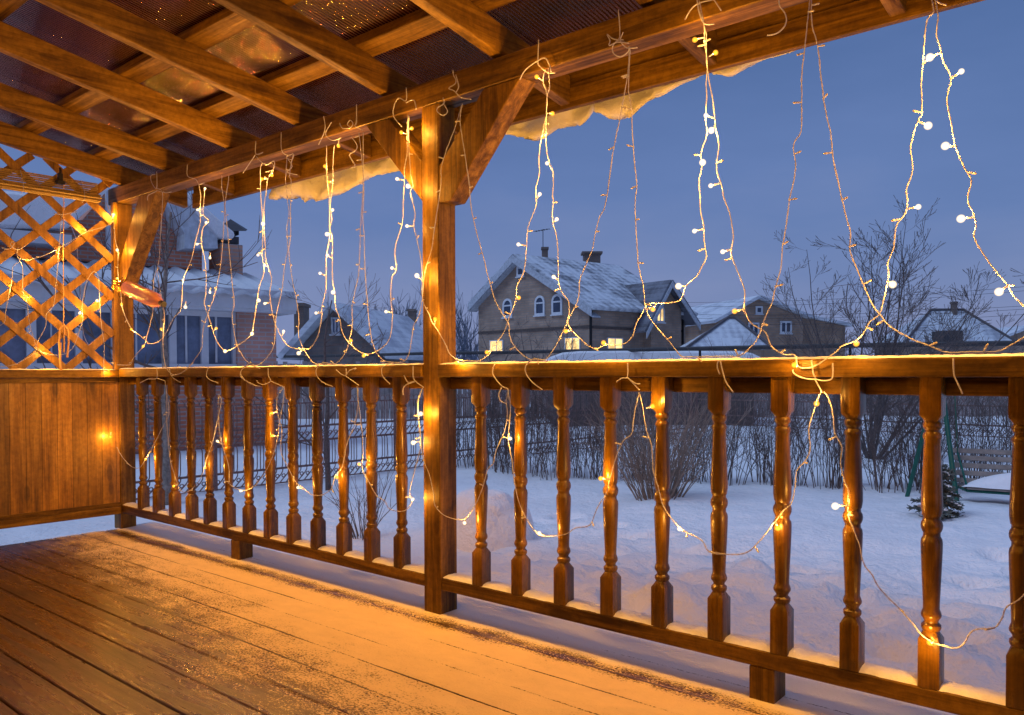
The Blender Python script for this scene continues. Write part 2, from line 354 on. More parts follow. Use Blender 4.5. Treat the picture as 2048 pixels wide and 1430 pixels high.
# corrugated translucent sheets: one per bay, gaps of clear sheet between them
def sheet_mat():
    m, nt, b = mat('roof_plastic'); out = nt.nodes['Material Output']
    tc = N(nt, 'ShaderNodeTexCoord'); sp = N(nt, 'ShaderNodeSeparateXYZ'); nt.links.new(tc.outputs['Object'], sp.inputs[0])
    w = mathn(nt, 'SINE', mathn(nt, 'MULTIPLY', sp.outputs[0], 2*PI/.018))
    n = N(nt, 'ShaderNodeTexNoise', i_Scale=1.7, i_Detail=3.0); nt.links.new(tc.outputs['Object'], n.inputs['Vector'])
    tr = N(nt, 'ShaderNodeBsdfTransparent')
    c = mixc(nt, mathn(nt, 'ADD', mathn(nt, 'MULTIPLY', w, .5), .5), (.80, .62, .76), (.46, .31, .38)); nt.links.new(c, tr.inputs[0])
    gl = N(nt, 'ShaderNodeBsdfGlossy', i_Roughness=.055); gl.inputs[0].default_value = (1, .8, .6, 1)
    df = N(nt, 'ShaderNodeBsdfDiffuse'); df.inputs[0].default_value = (.16, .05, .018, 1)
    bp = N(nt, 'ShaderNodeBump', i_Strength=1.0, i_Distance=.0024); nt.links.new(mathn(nt, 'ADD', w, mathn(nt, 'MULTIPLY', n.outputs['Fac'], .03)), bp.inputs['Height'])
    nt.links.new(bp.outputs[0], gl.inputs['Normal']); nt.links.new(bp.outputs[0], df.inputs['Normal'])
    fr = N(nt, 'ShaderNodeFresnel', i_IOR=1.75); nt.links.new(bp.outputs[0], fr.inputs['Normal'])
    m1 = N(nt, 'ShaderNodeMixShader', i_Fac=.14); nt.links.new(tr.outputs[0], m1.inputs[1]); nt.links.new(df.outputs[0], m1.inputs[2])
    m2 = N(nt, 'ShaderNodeMixShader'); nt.links.new(fr.outputs[0], m2.inputs[0]); nt.links.new(m1.outputs[0], m2.inputs[1]); nt.links.new(gl.outputs[0], m2.inputs[2])
    nt.links.new(m2.outputs[0], out.inputs[0]); nt.nodes.remove(b)
    return m
SHEET = sheet_mat()
XE = [-5.62]+[x-.025 for x in RAFX[1:]]+[1.15, 1.8, 2.5, 3.2]
HOLE = {}
for i in range(len(XE)-1):
    m = MB(); x0, x1 = XE[i]+.001, XE[i+1]-.001
    def sh(xa, xb, ya, yb): m.prism([(xa, ya, rz(ya)+.167), (xb, ya, rz(ya)+.167), (xb, yb, rz(yb)+.167), (xa, yb, rz(yb)+.167)], (0, 0, .006))
    sh(x0, x1, -1.4, 2.33); sh(x0, x1, 2.56, 2.92)
    sh(x0, x1, 2.3302, 2.5598)
    m.build('roof_sheet', SHEET, porch)
# snow cover on the sheets with melted patches
m = MB(); random.seed(3)
cell = .06; nxr, nyr = int(8.8/cell), int(4.35/cell)
def snow_here(x, y):
    n = noise.noise((x*1.1, y*.8, 4.0))
    for i in range(len(RAFX)):                 # melted strips beside the rafters and over the eaves
        xr = RAFX[i]
        if xr-.01 < x < xr+.17+.04*math.sin(y*7+i) and 1.0+.15*math.sin(i*2.1) < y < 1.75: return False
        if xr-.22 < x < xr and 2.30 < y < 2.60: return False
        if xr < x < xr+.24 and 2.32 < y < 2.58: return False
        if xr-.42 < x < xr-.12 and 2.0 < y < 2.12: return False
    if x < -4.85 and 1.3 < y < 2.05 and (x+.35*y) % .42 < .30: return False
    return n > -.28
for i in range(nxr):
    for j in range(nyr):
        x, y = -5.6+i*cell, -1.4+j*cell
        if snow_here(x+cell/2, y+cell/2):
            z = rz(y)+.176; z2 = rz(y+cell)+.176
            q = [m.bm.verts.new(p) for p in ((x, y, z), (x+cell, y, z), (x+cell, y+cell, z2), (x, y+cell, z2))]; m.bm.faces.new(q)
bmesh.ops.remove_doubles(m.bm, verts=m.bm.verts[:], dist=.001)
ret = bmesh.ops.extrude_face_region(m.bm, geom=m.bm.faces[:])
for v in [g for g in ret['geom'] if isinstance(g, bmesh.types.BMVert)]: v.co.z += .05+.02*noise.noise((v.co.x*2, v.co.y*2, 0))
tag(m.build('roof_snow', SNOW, org=(-2, 1, 2.4)), 'patchy snow lying on the translucent porch roof sheets', 'snow', kind='stuff')
# snow slab curling over the eave
def overhang(pts, label, seed):
    P = [on_y(u, v, 2.99) for u, v in pts]
    xs = [p.x for p in P]; x0, x1 = min(xs), max(xs); n = int((x1-x0)/.018)
    def low(x):
        for a, b in zip(P, P[1:]):
            if a.x <= x <= b.x or b.x <= x <= a.x: return a.z+(b.z-a.z)*((x-a.x)/((b.x-a.x) or 1))
        return P[-1].z
    m = MB(); rows = []; K = 14
    for i in range(n+1):
        x = x0+(x1-x0)*i/n; zl = min(low(x), 2.2) + .007*noise.noise((x*30, seed, 0)); zt = rz(2.92)+.29+.02*noise.noise((x*3, 0, seed))
        e = min(1, i/(n*.04+1), (n-i)/(n*.04+1))**.5
        ring = []
        for k in range(K+1):
            t = k/K                      # profile: inner lip under the sheet, down, round the nose, up the outside
            if t < .5:
                s = t/.5; z = rz(2.92)+.165+(zl-rz(2.92)-.165)*s; y = 2.935+.05*math.sin(s*2.2)-.05*s*s
            else:
                s = (t-.5)/.5; z = zl+(zt-zl)*s**.9; y = 2.935+.011+.17*math.sin(min(1, s*1.4)*PI*.5)
            nn = noise.noise((x*6, z*9, seed+3))*.085+noise.noise((x*17, z*20, seed))*.03
            ring.append(m.bm.verts.new((x, y+nn*e, z+ (nn*.5 if 0 < t < 1 else 0))))
        rows.append(ring)
    for i in range(n):
        for k in range(K): m.bm.faces.new((rows[i][k], rows[i+1][k], rows[i+1][k+1], rows[i][k+1]))
        m.bm.faces.new((rows[i][0], rows[i][K], rows[i+1][K], rows[i+1][0]))
    m.bm.faces.new(rows[0]); m.bm.faces.new(rows[-1][::-1])
    tag(m.build('snow_overhang', SNOWF, org=((x0+x1)/2, 2.95, 2.2), smooth='all'), label, 'snow', 'snow slabs curling over the eave')
overhang([(550, 401), (565, 403), (600, 403), (612, 411), (625, 405), (640, 408), (660, 400), (690, 393), (715, 380), (740, 365), (765, 353), (800, 349), (845, 335), (900, 300), (990, 268)], 'orange lit snow slab curling over the eave left of the middle post', 1)
overhang([(1020, 262), (1025, 272), (1050, 276), (1075, 280), (1085, 288), (1100, 280), (1120, 267), (1150, 263), (1175, 255), (1190, 240), (1194, 226)], 'short rounded pink snow slab hanging off the eave just right of the middle brace', 2)
overhang([(1199, 224), (1215, 232), (1226, 244), (1240, 250), (1265, 245), (1285, 225), (1310, 206), (1340, 196), (1380, 172), (1420, 155), (1460, 148), (1475, 162), (1490, 150), (1530, 130), (1560, 120), (1590, 112), (1640, 90)], 'long tapering snow slab hanging off the right part of the eave', 3)

# ------------------------------------------------------------------ balustrades
def square_to_round(m, cx, cy, zb):
    """turned baluster .055 m square at both ends, .83 m tall"""
    n = 32
    prof = [(0, 'S', .0275), (.128, 'S', .0275), (.149, 'R', .0205), (.152, 'R', .0225), (.158, 'R', .0248), (.165, 'R', .0245), (.169, 'R', .0205), (.172, 'R', .0178), (.176, 'R', .0178), (.181, 'R', .0205), (.187, 'R', .0245), (.193, 'R', .0255), (.200, 'R', .0235), (.208, 'R', .0205), (.222, 'R', .0205), (.26, 'R', .0222), (.31, 'R', .0245), (.36, 'R', .0265), (.385, 'R', .0270), (.395, 'R', .0255), (.402, 'R', .0215), (.412, 'R', .0212), (.416, 'R', .0235), (.424, 'R', .0265), (.432, 'R', .0272), (.440, 'R', .0258), (.447, 'R', .0218), (.455, 'R', .0215), (.458, 'R', .0238), (.466, 'R', .0252), (.478, 'R', .0268), (.50, 'R', .0266), (.55, 'R', .0245), (.60, 'R', .0224), (.64, 'R', .0210), (.66, 'R', .0208), (.664, 'R', .0230), (.671, 'R', .0240), (.678, 'R', .0215), (.682, 'R', .0180), (.686, 'R', .0180), (.690, 'R', .0215), (.697, 'R', .0243), (.704, 'R', .0235), (.709, 'R', .0205), (.727, 'S', .0275), (.83, 'S', .0275)]
    rings = []
    for z, t, r in prof:
        ring = []
        for k in range(n):
            a = 2*PI*k/n+PI/4; c, s = math.cos(a), math.sin(a)
            q = r/max(abs(c), abs(s)) if t == 'S' else r
            if t == 'S': q = min(q, r*1.36)
            ring.append(m.bm.verts.new((cx+c*q, cy+s*q, zb+z)))
        rings.append(ring)
    for i in range(len(rings)-1):
        for k in range(n): m.bm.faces.new([rings[i][k], rings[i][(k+1) % n], rings[i+1][(k+1) % n], rings[i+1][k]])
    m.bm.faces.new(rings[0][::-1]); m.bm.faces.new(rings[-1])
ZB = .160
def balustrade(x0, x1, bx, feet, label):
    t = thing('balustrade', ((x0+x1)/2, 2.42, 0), label, 'railing')
    MB().box(x0, x1, Y0-.012, Y1+.004, .988, 1.040).build('handrail', WX, t, bevel=.005, seg=2)
    MB().box(x0, x1, 2.432, 2.468, .938, .9872).build('sub_rail', WX, t, bevel=.003)
    MB().box(x0, x1, Y0+.004, Y1-.004, .108, ZB).build('bottom_rail', WX, t, bevel=.004)
    first = None
    for x in bx:
        if first is None:
            m = MB(); square_to_round(m, x, 2.404, ZB+.0008)
            first = m.build('baluster', WZB, t, smooth=True); fx = x
        else:
            c = copy_obj(first, t); c.matrix_basis = Matrix.Translation((x-fx, 0, 0)) @ Matrix.Translation(Vector((fx, 2.404, 0))-ORG[t.name]) @ Matrix.Rotation(random.uniform(-.05, .05), 4, 'Z') @ Matrix.Translation(ORG[t.name]-Vector((fx, 2.404, 0)))
    for x in feet: MB().box(x-.04, x+.04, 2.376, 2.462, 0, .1078).build('foot', WZ, t, bevel=.003)
    return t
balustrade(-5.4295, -2.5655, [-2.737-.2035*i for i in range(13)], [-4.06], 'left wooden balustrade of thirteen turned balusters between the corner post and middle post')
balustrade(-2.4645, 1.4, [-2.262+.2065*i for i in range(11)], [-1.075], 'right wooden balustrade of turned balusters running from the middle post out of frame')
# snow lying on rails: ragged strips
def snow_strip(x0, x1, y0, y1, z, h, label, skip=(), seed=0, along='x'):
    m = MB(); st = .012
    L = x1-x0; n = int(L/st); K = 7; rows = []
    for i in range(n+1):
        x = x0+L*i/n
        e = .006*noise.noise((x*23, seed, 0))+.004*noise.noise((x*70, seed, 0)); hh = h*(.75+.5*noise.noise((x*12, seed, 5))+.35*noise.noise((x*60, seed, 9)))
        if i in (0, n): hh *= .3
        ring = []
        for k in range(K+1):
            s = k/K; y = y0+e+(y1-y0)*s; zz = z+hh*(1-abs(2*s-1)**4)+(0 if k in (0, K) else .002*noise.noise((x*90, y*90, 1)))
            ring.append(m.bm.verts.new((x, y, zz) if along == 'x' else (y, x, zz)))
        rows.append(ring)
    for i in range(n):
        if any(a < x0+L*(i+.5)/n < b for a, b in skip): continue
        for k in range(K): m.bm.faces.new((rows[i][k], rows[i+1][k], rows[i+1][k+1], rows[i][k+1]))
    for v in [v for v in m.bm.verts if not v.link_faces]: m.bm.verts.remove(v)
    c = ((x0+x1)/2, (y0+y1)/2, z)
    return tag(m.build('rail_snow', SNOWF, org=c if along == 'x' else (c[1], c[0], z), smooth='all'), label, 'snow', 'snow lying on the rails')
snow_strip(-5.428, -2.568, Y0-.008, Y1, 1.0402, .007, 'thin frosty snow line on the left handrail', seed=1)
snow_strip(-2.462, 1.38, Y0-.008, Y1, 1.0402, .009, 'thin frosty snow line on the right handrail', seed=2)
snow_strip(-5.428, -2.568, Y0+.008, Y1-.006, ZB+.0003, .016, 'pink tinged snow on the bottom rail of the left balustrade', [(x-.029, x+.029) for x in [-2.737-.2035*i for i in range(13)]] and (), seed=3)
snow_strip(-2.462, 1.38, Y0+.008, Y1-.006, ZB+.0003, .016, 'pink tinged snow on the bottom rail of the right balustrade', (), seed=4)

# ------------------------------------------------------------------ left screen: solid panel below, lattice above
XW = -5.43
scr = thing('lattice_screen', (XW, .9, 0), 'wooden side screen with solid board panel below and diagonal lattice above', 'screen')
MB().box(XW-.06, XW+.025, -1.3, 2.3715, .985, 1.034).build('top_rail', WY, scr, bevel=.004)
MB().box(XW-.05, XW+.012, -1.3, 2.3715, .105, .152).build('bottom_rail', WY, scr, bevel=.004)
MB().box(XW-.035, XW-.008, -1.3, 2.3715, .1522, .984).build('board_panel', WPAN, scr)
MB().box(XW-.0078, XW+.004, -1.3, 2.3713, .955, .9845).build('panel_trim', WY, scr, bevel=.002)
MB().box(XW-.0078, XW+.004, -1.3, 2.3713, .1525, .18).build('panel_trim', WY, scr, bevel=.002)
MB().box(XW-.03, XW+.012, 2.343, 2.3712, 1.0345, 2.107).build('side_frame', WZ, scr, bevel=.003)
for fam, xo in ((1, XW-.018), (-1, XW-.0045)):
    m = MB(); sl = .885*fam
    for k in range(-30, 40):
        # slats z = zc + sl*(y-2.052), clipped to the opening
        zc = 1.752+.2395*k; pts = []
        y_lo, y_hi, z_lo, z_hi = -1.3, 2.342, 1.035, 2.32
        ya = (z_lo-zc)/sl+2.052; yb = (z_hi-zc)/sl+2.052
        a, b = max(y_lo, min(ya, yb)), min(y_hi, max(ya, yb))
        if b-a < .05: continue
        m.bar((xo, a, zc+sl*(a-2.052)), (xo, b, zc+sl*(b-2.052)), .047, .0125, (1, 0, 0))
    m.build('lattice', WLAT, scr, bevel=.0015)
MB().box(XW-.03, XW+.012, -1.3, -1.26, 1.0345, 2.6).build('side_frame', WZ, scr)
snow_strip(-1.2, 2.34, XW-.055, XW+.02, 1.0343, .007, 'thin frosty snow line on the rail under the lattice', seed=6, along='y')
# rolled bamboo blind
BAMB = wood('bamboo', 1, (.28, .17, .04), (.48, .32, .09), (.60, .42, .13), .4, .15)
bl = thing('bamboo_blind', (-5.36, 1.7, 2.13), 'bamboo roller blind rolled up at the top of the lattice', 'blind')
m = MB()
for k in range(7): m.tube([(-5.372+.004*(k % 2), -.3, 2.192-.011*k), (-5.372+.004*(k % 2), 2.226, 2.192-.011*k)], .0050, 6)
m.build('slats', BAMB, bl, smooth=True)
m = MB()
for k in range(26):
    a = k*.9; r = .030-.0006*k
    m.tube([(-5.358+r*math.cos(a), -.3, 2.098+r*.75*math.sin(a)), (-5.358+r*math.cos(a), 2.232, 2.100+r*.75*math.sin(a))], .0062, 6)
m.build('roll', BAMB, bl, smooth=True)
m = MB()
for y in (.3, 1.0, 1.62, 1.79, 2.13): m.tube([(-5.368, y, 2.2), (-5.322, y, 2.12), (-5.322, y, 2.075), (-5.36, y, 2.062)], .0018, 4)
m.build('binding', WIRE, bl)
m = MB(); m.box(-5.352, -5.33, 1.985, 2.012, 2.155, 2.215).box(-5.36, -5.325, 1.975, 2.022, 2.150, 2.172).tube([(-5.34, 2.0, 2.215), (-5.345, 2.0, 2.25)], .008, 6)
m.build('cord_lock', DARKM, bl, bevel=.003)
CORD = plain('cord', (.55, .33, .16), .8, 0, .2, 90)
m = MB(); m.tube([(-5.345, 2.02, 2.15), (-5.375, 2.028, 1.98), (-5.38, 2.024, 1.7), (-5.38, 2.02, 1.30)], .0028, 5)
for dy, l in ((-.022, .17), (.0, .14), (.02, .17)):
    m.tube([(-5.38, 2.02, 1.31), (-5.375, 2.02+dy, 1.28), (-5.376, 2.02+dy*1.3, 1.2), (-5.376, 2.018+dy*.9, 1.28-l)], .006, 6)
m.tube([(-5.376, 1.999, 1.2), (-5.376, 1.996, 1.10), (-5.376, 2.0, 1.03)], .007, 6)
m.build('pull_cord', CORD, bl, smooth=True)
# bottle feeder on the corner post
bt = thing('plastic_bottle', (-5.3, 2.37, 1.54), 'pink plastic bottle with gold foil tied to the corner post', 'bottle')
PA, PB = Vector((-5.32, 2.335, 1.575)), Vector((-4.66, 2.30, 1.405)); ax = (PB-PA).normalized()
L = (PB-PA).length
def bottle_mat():
    m, nt, b = mat('pink_plastic'); b.inputs['Base Color'].default_value = (.72, .30, .24, 1); b.inputs['Roughness'].default_value = .25
    b.inputs['Transmission Weight'].default_value = .25
    tc = N(nt, 'ShaderNodeTexCoord'); n = N(nt, 'ShaderNodeTexNoise', i_Scale=22.0); nt.links.new(tc.outputs['Object'], n.inputs['Vector']); bump(nt, b, n.outputs['Fac'], .5, .01)
    return m
MB().lathe([(.10, .030), (.14, .046), (.30, .048), (.33, .044), (.36, .048), (.54, .046), (.60, .028), (.63, .015)], PA, 18, ax).build('bottle_body', bottle_mat(), bt, smooth=True)
MB().lathe([(.63, .017), (.67, .017)], PA, 14, ax).build('cap', DARKM, bt)
m = MB(); random.seed(5)
for k in range(60):
    t = random.uniform(0, .17); a = random.uniform(0, 2*PI); o = ax.orthogonal().normalized(); o2 = ax.cross(o); c = PA+ax*t+(o*math.cos(a)+o2*math.sin(a))*random.uniform(.02, .042)
    d = Vector([random.uniform(-1, 1) for _ in range(3)]).normalized(); e = d.orthogonal().normalized()
    m.obox(c, d*.018, e*.012, d.cross(e)*.001)
m.build('foil', GOLD, bt)

# ------------------------------------------------------------------ string lights
CR = {'B': (450, 0, 3.575), 'C': (950, 0, 3.575), 'D': (1450, 0, 3.425), 'E': (0, 360, 3.574), 'F': (450, 360, 3.575), 'G': (900, 400, 3.724), 'H': (1400, 400, 3.16), 'I': (0, 720, 3.574), 'J': (450, 720, 3.575), 'K': (900, 720, 3.575), 'L': (1400, 720, 3.16), 'N': (1450, 1030, 3.425)}
def trace(*segs):
    out = []
    for key, s in segs:
        ox, oy, k = CR[key]; v = [float(a) for a in s.split()]
        for i in range(0, len(v), 2): out.append((ox+v[i]/k, oy+v[i+1]/k))
    return out
def smooth_path(P, sub=4):
    out = []
    for i in range(len(P)-1):
        p0, p1, p2, p3 = P[max(i-1, 0)], P[i], P[i+1], P[min(i+2, len(P)-1)]
        for k in range(sub):
            t = k/sub; out.append(.5*((2*p1)+(p2-p0)*t+(2*p0-5*p1+4*p2-p3)*t*t+(3*p1-p0-3*p2+p3)*t**3))
    out.append(P[-1]); return out
def halo_mat(name, col, st):
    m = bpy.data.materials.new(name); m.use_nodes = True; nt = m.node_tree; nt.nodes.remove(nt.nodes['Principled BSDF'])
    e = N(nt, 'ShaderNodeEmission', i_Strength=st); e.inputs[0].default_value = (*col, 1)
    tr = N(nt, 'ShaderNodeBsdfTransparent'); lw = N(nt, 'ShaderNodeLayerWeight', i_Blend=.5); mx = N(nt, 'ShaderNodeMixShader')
    f = ramp(nt, [(0, (.55, .55, .55)), (.3, (.24, .24, .24)), (.7, (.05, .05, .05)), (1, (0, 0, 0))], lw.outputs['Facing'])  # bulb's halo painted as emission that fades to clear at the shell's rim
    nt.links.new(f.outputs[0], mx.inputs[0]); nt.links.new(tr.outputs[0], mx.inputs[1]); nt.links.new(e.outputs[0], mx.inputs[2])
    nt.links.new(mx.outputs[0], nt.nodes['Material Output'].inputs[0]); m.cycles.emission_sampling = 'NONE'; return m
HALO_W, HALO_A = halo_mat('lens_halo', (1, .74, .42), 3.6), halo_mat('amber_halo', (1, .42, .03), 3.2)
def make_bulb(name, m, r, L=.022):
    b = MB()      # moulded lead with a round shell painting lens and halo, points along +Z from the wire
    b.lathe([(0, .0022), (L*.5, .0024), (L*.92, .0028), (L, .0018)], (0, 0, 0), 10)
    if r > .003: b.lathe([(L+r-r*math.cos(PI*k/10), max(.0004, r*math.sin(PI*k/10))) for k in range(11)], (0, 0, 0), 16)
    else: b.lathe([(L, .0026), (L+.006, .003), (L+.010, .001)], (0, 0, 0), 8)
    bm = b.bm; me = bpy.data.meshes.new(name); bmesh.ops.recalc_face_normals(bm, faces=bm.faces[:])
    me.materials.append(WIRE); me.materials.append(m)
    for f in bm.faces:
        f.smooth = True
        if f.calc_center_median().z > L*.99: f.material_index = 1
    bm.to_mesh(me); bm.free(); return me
ME_S, ME_B, ME_A, ME_U = make_bulb('bulb_small', HALO_W, .0078, .0215), make_bulb('bulb_big', HALO_W, .0110, .022), make_bulb('bulb_amber', HALO_A, .0090, .0205), make_bulb('bulb_unlit', UNLIT, .0028, .014)
LZ = {ME_S: .0295, ME_B: .0335, ME_A: .0295}
WIRE_R = .0019
P_LAMP = 2.55; LAMP_C = (1, .43, .055)
lampd = {}
for k, pw in (('s', 1.0), ('b', 1.5)):
    l = bpy.data.lights.new('lamp_glow_'+k, 'POINT'); l.energy = P_LAMP*pw; l.color = LAMP_C; l.shadow_soft_size = .0060 if k == 'b' else .0036; lampd[k] = l
NB = [0]
def put_bulb(root, me, base, tip, label=None, light=None):
    o = bpy.data.objects.new('bulb', me); COL.objects.link(o); o.parent = root
    d = (tip-base).normalized(); o.rotation_euler = d.to_track_quat('Z', 'Y').to_euler(); o.location = base-ORG[root.name]
    if label: o['label'] = label
    if light:
        l = bpy.data.objects.new('bulb_light', lampd[light]); COL.objects.link(l); l.parent = o; l.location = (0, 0, LZ[me])
    NB[0] += 1
STR = []
def string(pts, label, plane='y', p=2.348, lit=True, group=None, r=WIRE_R, bow=.0):
    f = on_y if plane == 'y' else on_x
    P = [f(u, v, p) for u, v in pts]
    # the wire wanders a little in depth; it lies over the handrail and hangs off the beam's inner side
    for i, q in enumerate(P):
        w = .010*noise.noise((q.x*3, q.z*4, 2.0))
        if plane == 'y':
            q.y += w
            if 1.035 < q.z < 1.075: q.z = max(q.z, 1.052); q.y = max(q.y, 2.35)
        else: q.x += abs(w)
    P = smooth_path(P)
    P = [q+Vector((.0016*noise.noise((q.x*60, q.z*60, 1)), .0016*noise.noise((q.x*60, q.z*60, 5)), 0)) for q in P]
    o = thing('light_string', P[0], label, 'string lights', group)
    m = MB()      # two twisted cores
    acc = 0; A = []; B = []
    for i, q in enumerate(P):
        if i: acc += (q-P[i-1]).length
        t = (P[min(i+1, len(P)-1)]-P[max(i-1, 0)]).normalized(); s = t.orthogonal().normalized() if abs(t.y) > .9 else t.cross(Vector((0, 1, 0))).normalized(); u = t.cross(s)
        a = acc/.035*2*PI; off = (s*math.cos(a)+u*math.sin(a))*r*.55
        A.append(q+off); B.append(q-off)
    m.tube(A, r*.72, 5); m.tube(B, r*.72, 5)
    m.build('wire', WIRE, o, smooth='all')
    STR.append((o, P, lit, plane, p)); return o
def stubs(o, P, step=.115, seed=1):
    rnd = random.Random(seed); acc = step*.5
    for a, b in zip(P, P[1:]):
        acc += (b-a).length
        if acc > step*rnd.uniform(.8, 1.25):
            acc = 0; t = (b-a).normalized(); s = Vector((rnd.choice((-1, 1))*rnd.uniform(.6, 1), rnd.uniform(-.6, .1), rnd.uniform(-.7, .7)))
            s = (s-t*s.dot(t)*.6).normalized(); put_bulb(o, ME_U, b, b+s*.02)
GU, GL, GW, GT = 'unlit light strings draped from the beam', 'lit light strings draped from the beam', 'light strings draped below the handrail', 'light strings on the lattice'
U = [
 (trace(('E', '1120 60 1160 90 1155 250 1145 400 1140 560 1130 640 1150 800 1175 960 1168 1080 1160 1210 1180 1330 1225 1385 1280 1390 1340 1350 1385 1290 1440 1200 1450 1080 1490 960 1530 850 1560 700 1575 560 1600 330 1610 200 1590 60 1590 -30')), 'unlit light strand nearest the corner post hanging in a long loop to the rail'),
 (trace(('E', '1635 -30 1635 0 1612 180 1625 330 1630 470 1655 700 1675 880 1660 960 1670 1060 1700 1190 1760 1290 1810 1335'), ('F', '245 1325 300 1270 350 1180 358 1060 365 980 385 880 410 790 430 640 455 490 440 350 450 240 440 120 430 0'), ('B', '435 1250 440 1120')), 'unlit light strand hanging in front of the brick chimney and veranda column'),
 (trace(('B', '480 1110 460 1250'), ('F', '470 0 465 120 460 230 470 400 462 500 475 620 490 740 515 860 528 1000 522 1100 545 1180 600 1270 650 1325 740 1320 800 1310 860 1230 885 1140 910 1040 910 900 935 780 955 680 965 520 975 350 985 180 990 0'), ('B', '985 1200 975 1080 965 950')), 'unlit light strand looping in front of the small snowy gabled house'),
 (trace(('B', '995 950 990 1150 988 1280'), ('F', '993 60 995 150 990 260 1000 400 998 520 1005 680 1020 850 1030 1000 1045 1130 1070 1220 1130 1290 1200 1320 1270 1310 1310 1240 1330 1130 1345 1040 1390 960 1410 860 1420 740 1435 630 1475 490 1500 340 1530 160 1545 0'), ('B', '1545 1200 1590 1060 1650 900 1685 750')), 'unlit light strand looping up onto the middle post from its left side'),
 (trace(('B', '1690 740 1680 860 1700 1000 1720 1150 1750 1350'), ('F', '1745 30 1765 200 1800 360 1840 520'), ('G', '245 400 290 580 340 750 400 860 440 930 445 1010 475 1080 540 1150 610 1190 700 1190 740 1160 800 1070 850 960 900 850 940 780 965 690 970 600 1010 500 1060 380 1080 270 1110 130 1155 30'), ('C', '975 1150 1010 970 1040 830 1060 700 1085 560 1095 450 1100 330')), 'unlit light strand in a V in front of the gable end of the brick house'),
 (trace(('C', '1105 340 1098 500 1095 650 1115 780 1125 950 1140 1150 1158 1330'), ('G', '1380 0 1390 200 1405 380 1410 500 1440 640 1450 790 1480 870 1550 960 1640 1060 1720 1160 1790 1190'), ('H', '150 1005 240 1000 300 950 370 870 400 780 460 640 470 580 510 420 520 280 540 180 565 0'), ('D', '440 1370 470 1250 485 1130 470 990 520 900 525 700 530 500 550 320 570 120 578 0 580 -60')), 'unlit light strand hanging in front of the lit arched window and down to the rail'),
 (trace(('D', '590 -60 590 0 600 180 640 320 660 540 680 720 720 900 745 1100 805 1370'), ('H', '930 130 950 210 945 320 990 440 1040 560 1085 660 1130 720 1200 800 1340 880 1450 920 1560 970 1700 985 1880 965 1960 920 2047 870 2200 790 2300 600 2360 300')), 'unlit light strand crossing in front of the bare garden tree at far right'),
]
